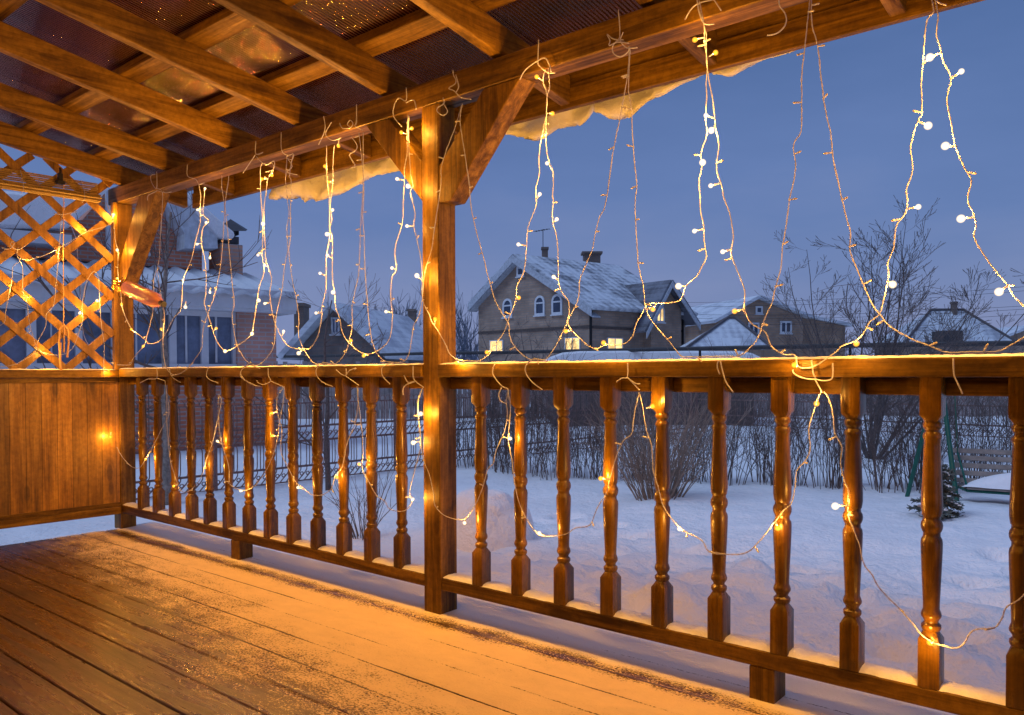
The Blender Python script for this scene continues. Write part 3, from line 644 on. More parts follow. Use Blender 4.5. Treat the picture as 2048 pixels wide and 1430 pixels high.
Lt = [
 (trace(('E', '755 150 790 230 810 290 825 430 845 510 840 600 838 700 865 830 880 930 935 1065 990 1105 1045 1150 1080 1170 1140 1150 1190 1085 1240 990 1290 930 1300 840 1310 715 1370 560 1400 430 1430 290 1425 210 1435 120 1425 30')), 'lit amber light strand running down the corner post and across to the first hook'),
 (trace(('E', '1465 60 1455 160 1450 250 1490 290 1450 340 1440 450 1465 600 1475 800 1465 880 1495 970 1525 1060 1550 1140 1610 1220 1690 1190 1790 1110 1810 1030 1830 900'), ('F', '240 780 280 650 270 540 275 400 265 250 250 80 255 0'), ('B', '250 1350 255 1190 290 1170')), 'lit light strand just left of the capped brick chimney with amber lowest bulbs'),
 (trace(('B', '330 1160 350 1200 305 1280 290 1400'), ('F', '290 80 275 230 290 450 300 590 335 700 320 800 330 900 355 1020 395 1110 440 1180 500 1205 560 1205 610 1200 660 1120 690 1000 695 900 720 780 720 600 725 520 745 450 750 360 745 200 735 60'), ('B', '730 1330 725 1180 725 1040')), 'lit light strand with a large star like bulb under the left eave'),
 (trace(('B', '780 1040 770 1150 765 1300'), ('F', '760 80 750 180 765 280 750 340 770 420 765 560 768 720 785 820 790 900 820 1000 840 1100 890 1170 960 1230 1010 1245 1070 1230 1150 1170 1185 1090 1200 950 1190 850 1200 700 1230 640 1215 500 1245 380 1270 290 1275 130 1280 0'), ('B', '1280 1200 1300 1080 1300 960 1310 820')), 'lit light strand looping over the small gabled house left of the middle post'),
 (trace(('B', '1315 830 1310 960 1315 1140 1325 1250 1340 1330'), ('F', '1325 90 1360 240 1350 330 1375 450 1400 580 1412 720 1415 860 1460 960 1475 1010 1520 1080 1570 1170 1610 1250 1670 1285 1800 1295 1870 1250'), ('G', '300 1130 350 1060 410 970 440 880 490 750 500 640 550 530 570 340 580 200 630 60 640 0'), ('C', '430 1420 435 1340 460 1240 460 1130 478 1000 510 850 520 680 495 600 500 540 510 500')), 'lit light strand passing before the middle post to the hook right of its brace'),
 (trace(('C', '530 490 540 620 520 700 515 850 515 1000 520 1100 540 1190 560 1240 550 1400'), ('G', '765 0 755 100 765 190 790 270 800 350 805 450 810 600 830 680 885 760 885 850 875 910 910 975 970 1030 1020 1080 1090 1108 1160 1080 1240 1080 1310 1065 1360 1010 1385 920 1450 800 1470 770 1560 768 1640 765 1720 740 1760 640 1840 570 1880 500 1915 420 1895 300 1890 190 1865 100 1860 0'), ('C', '1605 1400 1600 1300 1620 1200 1620 1080 1660 960 1645 850 1650 700 1645 600 1655 450 1640 300 1640 180 1600 60 1590 -20')), 'lit light strand strung across the roof and side wall of the brick house'),
 (trace(('C', '1600 -20 1640 180 1655 250 1650 400 1665 570 1690 680 1720 900 1745 1050 1725 1200 1755 1310 1775 1400'), ('H', '160 20 190 100 210 230 200 340 240 450 285 570 285 690 330 780 420 840 450 920 520 975 590 1005 620 1050 690 1060 760 1030 850 960 900 920 980 890 1030 840 1070 770 1130 720 1160 620 1190 480 1185 400 1225 300 1240 170 1300 80 1310 0'), ('D', '1245 1350 1245 1290 1285 1160 1270 1000 1320 830 1350 770 1345 600 1360 400 1370 250 1390 130 1430 80 1410 -30')), 'lit light strand reaching down to the handrail in front of the pyramid roof'),
 (trace(('D', '1435 -30 1440 0 1460 110 1450 230 1480 340 1500 430 1550 540 1520 680 1550 850 1575 1000 1640 1150 1685 1240 1660 1360'), ('H', '1730 90 1745 160 1735 230 1780 320 1850 420 1930 520 1980 600 2047 670 2160 760 2300 700 2340 400')), 'lit light strand with big white bulbs nearest the right edge of the photo'),
]
W = [
 (trace(('I', '740 60 740 90 745 250 770 300 790 540 830 620 880 700 940 760 1000 770 1040 710 1080 640 1150 500 1205 380 1190 240 1180 150')), 'light strand hanging over the board panel and around the corner post'),
 (trace(('I', '1180 150 1190 240 1190 440 1205 600 1215 700 1250 830 1290 930 1345 940 1410 880 1450 800 1480 700 1520 600 1540 500 1580 300 1560 250')), 'light strand looping below the handrail at the second to fifth baluster from the corner'),
 (trace(('I', '1560 250 1565 450 1590 600 1635 750 1640 870'), ('J', '30 880 80 920 135 935 210 905 255 850 300 780 345 680 380 550 390 430 410 300 415 190')), 'light strand looping below the handrail at the sixth to eighth baluster from the corner'),
 (trace(('J', '415 190 370 260 370 370 405 500 400 650 440 750 500 870 560 920 620 965 690 965 760 920 790 830 840 760 870 600 920 480 955 330 945 190')), 'light strand looping below the handrail in front of the ninth to eleventh balusters'),
 (trace(('J', '950 190 960 330 980 500 985 650 980 780 1030 880 1080 970 1140 1010 1170 1060 1240 1082 1300 1070 1340 1010 1320 940 1350 800 1400 620 1395 480 1385 300 1415 200')), 'light strand looping below the handrail just left of the middle post'),
 (trace(('J', '1415 200 1385 330 1400 500 1415 700 1460 820 1490 950 1500 1040 1560 1110 1650 1140 1720 1130 1790 1040 1850 900 1880 780'), ('K', '310 740 330 650 390 510 410 400 400 290 415 210')), 'light strand hanging in a deep loop across the lower middle post'),
 (trace(('K', '410 210 430 350 420 560 440 700 460 880 490 1010 540 1120 600 1210 660 1255 770 1255 840 1240 900 1200 1000 1180 1050 1060 1110 960 1140 850 1190 690 1240 580 1300 530 1310 450 1330 330 1355 230')), 'light strand looping across the first four balusters right of the middle post'),
 (trace(('K', '1355 230 1380 350 1405 500 1445 620 1455 780 1490 900 1520 1020 1570 1110 1660 1210 1800 1290 1850 1370 1960 1392'), ('L', '60 1210 180 1228 300 1215 390 1130 460 1040 530 950 580 900 600 800 610 700 670 630 695 550 685 440 710 350 750 230 770 200')), 'light strand looping low in front of the dry bush and fading to the seventh baluster'),
 (trace(('L', '780 200 815 240 840 340 850 460 895 550 885 650 910 760 935 830 935 950 960 1060'), ('N', '840 0 920 200 950 330 1010 410 1070 510 1200 640 1280 730 1340 810 1420 870 1500 895 1580 912 1640 880 1700 790 1840 775 1890 720 1930 630 2047 550 2200 300 2300 -200')), 'lowest light strand, drooping to the baluster feet at the right edge'),
]
for pts, lb in U: string(pts, lb, lit=False, group=GU, p=2.352)
for pts, lb in Lt: string(pts, lb, group=GL, p=2.340)
for pts, lb in W: string(pts, lb, group=GW, p=2.352)
T = [
 (trace(('E', '130 480 120 540 145 590 160 640 165 800 190 870 205 1000 240 1130 265 1200 320 1240 440 1250 520 1200 560 1100 590 1000 585 900 610 760 640 680 670 650')), 'light strand looping across the lattice below the knotted tie at far left'),
 (trace(('E', '670 650 700 690 710 800 715 950 730 1080 745 1190 740 1320 740 1400')), 'straight light strand hanging down the lattice close to the corner post'),
 (trace(('E', '130 590 90 620 85 720 70 790 40 930 35 1000 0 1040 -200 1100')), 'light strand leaving the picture at the left edge of the lattice'),
 (trace(('E', '810 290 760 330 620 370 520 430 400 500 300 545 230 565 195 572 130 560')), 'light strand stretched diagonally over the upper lattice'),
 (trace(('E', '465 200 440 270 430 380 415 560 400 750 380 900 330 960 325 1050 270 1150 250 1230 180 1280 60 1330 -100 1330')), 'light strand hanging left of the blind cord to the foot of the lattice'),
 (trace(('E', '465 200 500 270 515 340 545 430 550 560 580 700 575 800 580 930 600 1100 640 1190 700 1270 765 1315 870 1320 950 1270 1030 1180 1050 1120 1090 960 1100 850 1105 720 1125 640')), 'light strand swinging from the lattice around the corner post to the first loop'),
]
for k, (pts, lb) in enumerate(T):
    if k == 5:
        a = [(u, v) for u, v in pts]; f = string(a, lb, 'y', 2.30, True, GT)
    else: string(pts, lb, 'x', -5.395, True, GT)
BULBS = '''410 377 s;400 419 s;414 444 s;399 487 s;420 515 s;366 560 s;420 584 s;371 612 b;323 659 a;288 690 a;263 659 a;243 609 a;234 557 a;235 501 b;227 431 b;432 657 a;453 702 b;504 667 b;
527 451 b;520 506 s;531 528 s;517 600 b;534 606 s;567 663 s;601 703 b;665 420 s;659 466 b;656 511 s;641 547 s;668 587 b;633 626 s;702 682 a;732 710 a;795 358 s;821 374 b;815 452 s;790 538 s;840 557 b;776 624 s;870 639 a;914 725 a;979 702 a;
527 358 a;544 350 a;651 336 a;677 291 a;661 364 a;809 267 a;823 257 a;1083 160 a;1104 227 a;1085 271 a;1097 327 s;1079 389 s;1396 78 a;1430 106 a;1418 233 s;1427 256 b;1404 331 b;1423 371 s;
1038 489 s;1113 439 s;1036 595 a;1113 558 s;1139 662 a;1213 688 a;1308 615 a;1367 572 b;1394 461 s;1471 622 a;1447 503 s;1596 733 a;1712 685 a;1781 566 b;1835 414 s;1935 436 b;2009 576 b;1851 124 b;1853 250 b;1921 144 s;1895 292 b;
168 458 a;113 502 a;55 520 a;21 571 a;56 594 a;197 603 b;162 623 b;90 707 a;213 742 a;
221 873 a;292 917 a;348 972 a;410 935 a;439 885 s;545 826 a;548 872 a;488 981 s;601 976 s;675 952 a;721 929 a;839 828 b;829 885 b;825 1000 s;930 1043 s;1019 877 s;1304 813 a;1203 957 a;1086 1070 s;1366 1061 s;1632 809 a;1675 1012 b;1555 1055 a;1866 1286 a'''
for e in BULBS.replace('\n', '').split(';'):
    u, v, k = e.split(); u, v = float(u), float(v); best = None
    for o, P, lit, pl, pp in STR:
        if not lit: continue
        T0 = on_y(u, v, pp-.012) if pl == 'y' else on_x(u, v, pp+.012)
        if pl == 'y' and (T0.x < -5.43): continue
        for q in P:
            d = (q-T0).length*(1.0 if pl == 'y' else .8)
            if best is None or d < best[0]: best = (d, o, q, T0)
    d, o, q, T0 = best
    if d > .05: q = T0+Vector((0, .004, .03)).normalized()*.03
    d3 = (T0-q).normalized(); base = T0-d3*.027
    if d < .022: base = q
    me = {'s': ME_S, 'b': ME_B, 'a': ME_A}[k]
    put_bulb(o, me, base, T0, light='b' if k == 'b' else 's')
for i, (o, P, lit, pl, pp) in enumerate(STR):
    stubs(o, P, .125 if not lit else .34, i)
# hooks with the loose ends of wire tied over the beam and the handrail
TI = [('B', '1295 625 1295 720 1240 700 1205 770 1210 840 1265 905'), ('B', '1295 735 1350 715 1368 785'), ('B', '1630 500 1635 540 1650 570 1645 600 1600 630 1640 650 1685 695 1760 710'), ('B', '1650 535 1670 620 1650 660'), ('B', '1560 700 1565 740 1520 770 1520 800 1560 825 1590 800 1575 760 1560 740'), ('B', '940 745 940 870 930 900 985 930'), ('B', '820 880 840 915 890 915 915 885 895 860 875 890 900 910'), ('B', '705 830 715 925 670 1035'), ('B', '760 875 720 950 735 985 780 1005 830 985'), ('B', '402 945 405 1075 450 1110 490 1100 480 1140 440 1130'), ('B', '445 1130 480 1190 445 1230 515 1250'), ('B', '220 1010 220 1100 270 1090'), ('B', '215 1110 130 1235'), ('B', '225 1120 290 1180 350 1150 345 1210 290 1230'), ('B', '905 980 945 1040 930 1080 890 1110 930 1180 905 1200'),
 ('C', '1025 70 1035 265 985 275 945 245 965 290 960 325 1020 300 1100 310'), ('C', '1060 230 1040 290 1085 340 1160 340'), ('C', '1100 330 1095 370 1040 405 990 380 985 330 1020 290 1060 285'), ('C', '455 285 450 440 460 470 520 520 575 520'), ('C', '320 570 360 500 440 440 500 415 530 460 545 510'), ('C', '1590 0 1600 80 1640 170 1710 170'), ('C', '1500 140 1550 60 1610 20 1690 0 1710 0 1760 75'), ('D', '370 0 375 40 410 90 420 140 400 190 350 230 290 242'), ('D', '1440 0 1470 20 1515 35'),
 ('E', '1120 -60 1120 60 1085 20 1078 -30 1110 -40'), ('E', '1120 75 1180 90 1225 85'), ('E', '1120 80 1060 110 1055 145'), ('E', '1340 -110 1340 -30 1400 -5 1420 30 1460 20'),
 ('J', '250 60 180 40 130 60 112 90 130 130 180 170 250 188'), ('J', '308 60 310 110 325 150 280 175 240 165 228 145'), ('J', '325 150 415 190'), ('J', '760 30 700 20 655 60 655 110 700 160 770 190'), ('J', '865 60 865 110 830 100 795 70'), ('J', '865 110 890 75 935 60 925 70'), ('J', '865 115 955 180'), ('J', '1200 20 1140 40 1120 70 1130 120 1180 170'), ('J', '1345 40 1345 110 1360 150 1420 195'), ('J', '1360 150 1310 160 1280 110'), ('J', '1355 155 1290 180 1272 215 1275 250'),
 ('K', '320 30 308 60 310 110 370 185 415 205'), ('K', '375 190 350 240 360 290 400 310'), ('K', '700 10 600 -10 560 20 540 50 545 100 590 160 660 212'), ('K', '1270 20 1268 120 1230 130 1190 155'), ('K', '1268 125 1320 165 1358 170'), ('K', '1275 130 1355 215'),
 ('L', '150 0 115 10 110 50 125 90'), ('L', '130 10 140 60 165 140 210 205'), ('L', '705 0 715 80 725 120 640 110 590 80 590 60'), ('L', '730 120 780 130 830 120 840 80 838 20'), ('L', '728 125 770 200'), ('L', '1600 -10 1605 90 1630 150 1660 215'),
 ('I', '1120 50 1120 130 1060 135 1000 165'), ('I', '1125 130 1180 150'), ('I', '1210 60 1230 120 1290 160'), ('I', '1230 110 1300 90 1380 20'), ('I', '1490 50 1475 110 1500 140 1560 165'),
 ('I', '1830 40 1750 45 1720 90 1730 130 1830 185'),
 ('E', '10 480 60 495 100 460 90 440 75 460 100 490 140 495 180 470'), ('E', '385 240 460 245 550 225'), ('E', '180 1100 215 1080 200 1060')]
ties = {}
for n, (k, s) in enumerate(TI):
    px = trace((k, s)); u = sum(a for a, b in px)/len(px)
    onx = u < 215
    P = [on_x(a, b, -5.392) if onx else on_y(a, b, 2.347 if b > 600 else 2.352) for a, b in px]
    P = smooth_path(P)
    c = P[0]; best = min(STR, key=lambda q: min((w-c).length for w in q[1][::6]))[0]
    m = MB(); m.tube(P, .0021, 6); m.build('tie', WIRE, best, smooth='all')
# more of the same string lights hang round the sides of the porch that are behind the camera
bk = thing('light_string', (-1, -.9, 2.2), 'lit light strand hanging along the house side of the porch behind the viewer', 'string lights')
P = [Vector((-5.2+.31*i, -.95, 2.25+.35*(abs((i % 6)-3)/3-1)*1.6)) for i in range(22)]
P = smooth_path(P)
m = MB(); m.tube(P, .003, 5); m.build('wire', WIRE, bk, smooth='all')
lb = bpy.data.lights.new('lamp_glow_back', 'POINT'); lb.energy = 7.5; lb.color = LAMP_C; lb.shadow_soft_size = .03
lampd['k'] = lb
for i in range(2, len(P), 4): put_bulb(bk, ME_B, P[i], P[i]+Vector((0, .02, -.02)), light='k')

# the house the porch is built against (behind the viewer)
hw = MB(); hw.box(-6.2, 3.4, -1.65, -1.42, -.3, 3.3)
tag(hw.build('house_wall', WZ, org=(-1, -1.5, 0)), 'plank clad house wall closing the back of the porch behind the viewer', 'wall')

# ------------------------------------------------------------------ garden
RUST = plain('rusty_iron', (.24, .15, .135), .8, .2, .4, 30)
BARK = plain('bark', (.10, .085, .085), .9, 0, .45, 40, .004)
TWIG = plain('twig', (.12, .095, .09), .9, 0, .3, 20)
def fence(A, B, h0, label, step=.085):
    A, B = Vector(A), Vector(B); L = (B-A).length; e = (B-A)/L
    t = thing('metal_fence', A+Vector((0, 0, ZG)), label, 'fence')
    zb = h0; rows = [('k', zb, zb+.17), ('b', zb+.18, zb+.48), ('k', zb+.49, zb+.66), ('b', zb+.67, zb+.95), ('s', zb+.95, zb+1.04)]
    m = MB(); rl = MB()
    for kind, z0, z1 in rows:
        for z in (z0, z1):
            if kind != 's': rl.tube([A+Vector((0, 0, z)), B+Vector((0, 0, z))], .009, 4)
        n = int(L/step)
        for i in range(n):
            c = A+e*(step*(i+.5))
            if kind == 'b':
                q = [(-.030, z0), (-.018, z0+.02), (-.014, z0+.05), (-.014, z1-.05), (-.018, z1-.02), (-.030, z1)]
                m.tube([c+e*a+Vector((0, 0, z)) for a, z in q], .0075, 3, cap=False)
                if i % 2: m.tube([c+e*(.028)+Vector((0, 0, z0)), c+e*.028+Vector((0, 0, z1))], .0075, 3, cap=False)
            elif kind == 'k':
                h = z1-z0; cz = (z0+z1)/2
                m.tube([c+e*(.075*math.sin(a*.5-.8)*1.0)+Vector((0, 0, z0+h*a/5.0)) for a in range(6)], .008, 3, cap=False)
                m.tube([c+e*(.022*math.cos(a))+Vector((0, 0, cz+.022*math.sin(a))) for a in [k*PI/3 for k in range(7)]], .008, 3, cap=False)
            elif kind == 's':
                m.tube([c+e*(step*.5*math.cos(a))+Vector((0, 0, z0+.075*math.sin(a))) for a in [k*PI/5 for k in range(6)]], .0055, 3, cap=False)
    m.build('scrollwork', RUST, t, org=None); rl.build('rail', RUST, t)
    n = max(1, int(L/2.6))
    for i in range(n+1):
        p = A+e*(L*i/n); MB().box(p.x-.022, p.x+.022, p.y-.022, p.y+.022, ZG-.2, zb+1.08).build('post', RUST, t)
    return t
fence((-8.72, 2.2, 0), (-8.5, 15.4, 0), -.30, 'rusty scrollwork fence running away along the left side of the garden')
fence((-8.45, 15.5, 0), (3.5, 14.2, 0), -.02, 'rusty scrollwork fence across the back behind the bare hedge', .1)
# bare shrubs
MINR = [.0011]
def stem(m, p, d, l, r, rnd, depth, n=5, curve=.12, split=2, up=.0):
    pts = [p.copy()]; 
    for i in range(n):
        d = (d+Vector((rnd.gauss(0, curve), rnd.gauss(0, curve), rnd.gauss(0, curve)+up))).normalized(); pts.append(pts[-1]+d*l/n)
    m.tube(pts, r, 4 if r > .004 else 3, max(r*.35, MINR[0]), cap=False)
    if depth > 0:
        for k in range(split):
            i = rnd.randint(1, n-1); a = Vector((rnd.gauss(0, 1), rnd.gauss(0, 1), rnd.gauss(.3, .7))).normalized()
            stem(m, pts[i], (d+a*.75).normalized(), l*rnd.uniform(.35, .6), r*.6, rnd, depth-1, 4, curve, split, up)
def shrub(x, y, n, h, spread, label, group=None, seed=0, r=.006, cat='shrub', depth=2, base=.08, mat_=None, z=None, split=2):
    rnd = random.Random(seed); z0 = gz(x, y)-.03 if z is None else z; m = MB()
    for i in range(n):
        a = rnd.uniform(0, 2*PI); q = rnd.uniform(0, 1)**.5
        d = Vector((math.cos(a)*q*spread, math.sin(a)*q*spread, 1)).normalized()
        stem(m, Vector((x+math.cos(a)*q*base, y+math.sin(a)*q*base, z0)), d, h*rnd.uniform(.6, 1.05), r*rnd.uniform(.7, 1.2), rnd, depth, 6, .08, split)
    return tag(m.build('bare_shrub', mat_ or TWIG, org=(x, y, z0)), label, cat, group)
hedge = [on_z(u, v, ZG) for u, v in ((885, 938), (930, 938), (1000, 946), (1065, 955), (1150, 965), (1280, 962), (1450, 972), (1575, 980), (1700, 990), (1780, 992), (1860, 990), (1950, 985), (2040, 985), (2120, 985))]
cnt = 0; acc = 0
for a, b in zip(hedge, hedge[1:]):
    L = (b-a).length; k = max(1, int(L/.15))
    for i in range(k):
        p = a+(b-a)*((i+random.uniform(.2, .8))/k)
        shrub(p.x+random.uniform(-.1, .1), p.y+random.uniform(-.05, .45), 13, random.uniform(1.0, 1.4), .22, 'leafless twiggy shrub in the bare hedge along the back of the snowy garden', 'shrubs of the bare hedge', 100+cnt, .0055, base=.17, split=3)
        cnt += 1
DRY = plain('dry_stems', (.24, .19, .155), .9, 0, .3, 20)
p = on_z(1290, 1010, ZG); shrub(p.x, p.y+.25, 115, 1.15, .62, 'dense dry grey brown bush standing in the snow before the hedge', seed=51, r=.006, cat='bush', depth=2, base=.22, mat_=DRY)
p = on_z(715, 1080, ZG); shrub(p.x, p.y+.05, 22, .62, .45, 'small bare shrub in the snow behind the left balustrade', seed=52, r=.0045, base=.06, depth=1)
# trees
def tree(*a, **k):
    MINR[0] = k.pop('mr', .0022); o = tree_(*a, **k); MINR[0] = .0016; return o
def tree_(x, y, z, h, seed, label, trunks=1, tr=.06, spread=.5, first=.25, nb=9, lean=None, leanr=0, m1=BARK, depth=2, br=.5, group=None):
    rnd = random.Random(seed); t = thing('bare_tree', (x, y, z), label, 'tree', group)
    m = MB(); c = MB()
    for k in range(trunks):
        a = k*2.4+rnd.uniform(-.3, .3) if trunks > 1 else 0; q = spread*(.15+.85*((k*.618) % 1)) if trunks > 1 else .05
        d = Vector((math.cos(a)*q, math.sin(a)*q, 1)).normalized(); pts = [Vector((x, y, z))]; n = 9
        hh = h*rnd.uniform(.75, 1.0) if trunks > 1 else h
        for i in range(n):
            d = (d+Vector((rnd.gauss(0, .07), rnd.gauss(0, .07), .05))).normalized(); pts.append(pts[-1]+d*hh/n)
        m.tube(pts, tr, 7, tr*.18)
        for i in range(nb):
            s = first+(1-first)*(i+rnd.random())/nb; j = min(n-1, int(s*n)); b = pts[j].lerp(pts[j+1], s*n-j)
            a2 = rnd.uniform(0, 2*PI); up = rnd.uniform(.25, 1.0)
            stem(c, b, Vector((math.cos(a2), math.sin(a2), up)).normalized(), hh*br*(1.05-s*.6)*rnd.uniform(.7, 1.1), tr*.38*(1.15-s), rnd, depth, 6, .10, 4, .04)
    m.build('trunk', m1, t, smooth=True); c.build('crown', TWIG, t)
    return t
tree(-8.1, 4.0, ZG-.05, 3.0, 11, 'leafless fruit tree behind the left balustrade before the brick house', 1, .06, nb=14, first=.25, br=.62, m1=plain('pale_bark', (.20, .19, .18), .9, 0, .5, 25, .01))
tree(-7.6, 5.6, ZG-.05, 2.2, 12, 'small leafless tree by the fence before the brick veranda column', 1, .035, nb=10, first=.2, br=.6)
p = at(1745, 830, 12.2); tree(p.x, p.y, ZG-.1, 3.6, 21, 'wide leafless garden tree with many upright branches at right', 17, .019, .95, first=.20, nb=10, depth=2, br=.34, mr=.0038)
for k, (u, dd, hh) in enumerate(((985, 22, 3.3), (1075, 24, 2.9), (1130, 23, 3.0))):
    p = at(u, 850, dd); tree(p.x, p.y, ZG-.1, hh, 30+k, ['leafless young tree before the left corner of the big brick house', 'leafless young tree under the paired arched windows', 'leafless young tree before the lit ground floor window'][k], 3, .03, .3, first=.2, nb=7, depth=1, br=.4, mr=.006)
# small snow dusted spruce
FIR = plain('spruce_needles', (.10, .12, .11), .9, 0, .5, 60)
p = on_z(1880, 1048, ZG); sp = thing('spruce', (p.x, p.y, ZG), 'small snow dusted spruce beside the green swing bench', 'tree')
MB().tube([(p.x, p.y, ZG-.05), (p.x+.02, p.y, ZG+.55)], .014, 6, .004).build('trunk', BARK, sp)
m = MB(); ms = MB(); rnd = random.Random(9)
for i in range(60):
    s = i/60; z = ZG+.02+.50*s; a = i*2.4+rnd.uniform(-.3, .3); l = (.24*(1.05-s)+.06)*rnd.uniform(.45, 1.2)
    d = Vector((math.cos(a), math.sin(a), rnd.uniform(-.5, -.05)+.5*s)).normalized(); b = Vector((p.x, p.y, z)); tip = b+d*l+Vector((0, 0, -.03))
    m.tube([b, b+d*l*.5, tip], .005, 4, .003)
    for k in range(26):
        q = b.lerp(tip, .1+.92*k/26)
        for sg in (-1, 0, 1):
            e = (d*.55+Vector((-d.y, d.x, 0)).normalized()*sg*.8+Vector((0, 0, rnd.uniform(-.6, .5)))).normalized()*rnd.uniform(.025, .05); m.tube([q, q+e], .0065, 3, .003)
        if rnd.random() < .14: ms.obox(q+Vector((0, 0, .012)), (.014, 0, 0), (0, .012, 0), (0, 0, .005))
m.build('crown', FIR, sp); ms.build('snow', SNOWF, sp)
# green swing bench
GREEN = plain('green_paint', (.004, .10, .075), .45, .1, .2, 20); PLANK = plain('grey_plank', (.21, .19, .175), .8, 0, .3, 14)
D = 8.15; a0 = at(1880, 740, D); bl_, fl_ = at(1813, 998, 8.5), at(1917, 1028, 7.85)
e = Vector((1, .10, 0)).normalized(); W_ = 1.75
sb = thing('swing_bench', (a0.x+W_/2, a0.y, ZG), 'green framed swing bench with a slatted back and a snow heap on its seat', 'bench')
for k in (0, 1):
    o_ = e*(W_*k)
    for q in (bl_, fl_): MB().tube([a0+o_, q+o_], .022, 8).build('leg', GREEN, sb)
MB().tube([a0, a0+e*W_], .022, 8).build('top_bar', GREEN, sb)
s0 = at(1893, 905, D); ze = [893, 909, 925, 940, 955, 968]
m = MB()
for k, v in enumerate([900, 914, 929, 944, 959]):
    a = at(1897+k*1.5, v, D-.0-.03*k); m.bar(a, a+e*1.45, .016, .048, (0, .3, 1))
m.build('backrest', PLANK, sb, bevel=.003)
a = at(1935, 976, D-.35); b_ = at(1905, 965, D-.05)
m = MB()
for k in range(5):
    q = b_.lerp(a, k/4); q.z = a.z; m.bar(q, q+e*1.42, .065, .02)
m.build('seat', PLANK, sb, bevel=.003)
m = MB(); m.tube([a+Vector((0, 0, -.025)), a+e*1.42+Vector((0, 0, -.025))], .016, 6)
for k in (0, 1.42):
    q = e*k; m.tube([at(1898, 897, D)+q, b_+q+Vector((0, 0, -.02)), a+q+Vector((0, 0, -.025))], .014, 6); m.tube([at(1915, 905, D-.1)+q, a+q], .010, 6); m.tube([at(1915, 905, D-.1)+q, a0+q+e*(.12 if k == 0 else .2)], .006, 5)
m.build('seat_frame', GREEN, sb)
m = MB(); nn = 40; rows = []
for i in range(nn+1):
    s = i/nn; c = (b_+a)/2; c.z = a.z; ring = []
    for k in range(13):
        w = (k/12-.5)*2; hgt = .15*math.sin(min(1, s*2.6)*PI/2)**.8*math.sin(min(1, (1-s)*3)*PI/2)**.7*(1-abs(w)**2.6)+.008*noise.noise((s*6, w*2, 3))
        ring.append(m.bm.verts.new(c+e*(.05+1.3*s)+Vector((.0, -w*.17, .014+max(0, hgt)))))
    rows.append(ring)
for i in range(nn):
    for k in range(12): m.bm.faces.new((rows[i][k], rows[i][k+1], rows[i+1][k+1], rows[i+1][k]))
tag(m.build('snow_heap', SNOWF, org=c, smooth='all'), 'smooth snow heap lying on the seat of the swing bench', 'snow')
# shovelled snow pile behind the first baluster right of the post
p = at(950, 1090, 6.5); m = MB(); bmesh.ops.create_icosphere(m.bm, subdivisions=5, radius=1)
for v in m.bm.verts:
    n = v.co.copy(); k = 1+.10*noise.noise(n*1.6)+.03*noise.noise(n*5)
    v.co = Vector((p.x+n.x*.42*k*(1-.25*max(n.z, 0)), p.y+.1+n.y*.40*k, ZG-.10+(abs(n.z)**.55*(1 if n.z > 0 else -1))*.50*k))
tag(m.build('snow_pile', SNOW, org=(p.x, p.y, ZG), smooth='all'), 'upright rounded snow pile behind the middle post', 'snow pile')

# ------------------------------------------------------------------ houses
class Wall:
    """vertical plane through two photo points at known distances"""
    def __init__(s, A, B):
        s.O = Vector((A.x, A.y, 0)); d = Vector((B.x-A.x, B.y-A.y, 0)); s.L = d.length; s.e = d.normalized(); s.n = Vector((s.e.y, -s.e.x, 0))
        if s.n.dot(CAM-s.O) < 0: s.n = -s.n
    def px(s, u, v, off=0):
        r = ray(u, v); o = s.O+s.n*off; t = (o-CAM).dot(s.n)/r.dot(s.n); q = CAM+r*t; return (q-s.O).dot(s.e), q.z
    def P(s, a, z, off=0): return s.O+s.e*a+s.n*off+Vector((0, 0, z))
    def box(s, m, s0, s1, z0, z1, o0, o1): return m.obox(s.P((s0+s1)/2, (z0+z1)/2, (o0+o1)/2), s.e*(s1-s0)/2, s.n*(o1-o0)/2, Vector((0, 0, (z1-z0)/2)))
    def pbox(s, m, u0, v0, u1, v1, o0, o1, off=None):
        a = s.px(u0, v0, o1 if off is None else off); b = s.px(u1, v1, o1 if off is None else off)
        return s.box(m, min(a[0], b[0]), max(a[0], b[0]), min(a[1], b[1]), max(a[1], b[1]), o0, o1)
    def poly(s, m, pts, o0, o1, px=True):
        q = [s.px(u, v, o1) if px else (u, v) for u, v in pts]
        return m.prism([s.P(a, z, o0) for a, z in q], s.n*(o1-o0))
WHITE = plain('white_frame', (.62, .64, .68), .5, 0, .08, 5)
GLASS = plain('dark_glass', (.035, .055, .10), .08, 0, .3, 1.5)
CURT = plain('curtained_glass', (.13, .165, .25), .22, 0, .6, 2.2)
def lit_win(name, c, s):
    m = emis(name, c, s, True); nt = m.node_tree; e = nt.nodes['Emission']; tc = N(nt, 'ShaderNodeTexCoord')
    n = N(nt, 'ShaderNodeTexNoise', i_Scale=2.6, i_Detail=4.0); nt.links.new(tc.outputs['Object'], n.inputs['Vector'])
    nt.links.new(ramp(nt, [(.35, tuple(x*.45 for x in c)), (.6, c)], n.outputs['Fac']).outputs[0], e.inputs[0]); return m
WLIT = emis('lit_window', (1, .60, .20), 1.6, True); WLIT2 = lit_win('lit_window_bright', (1, .66, .27), 1.9)
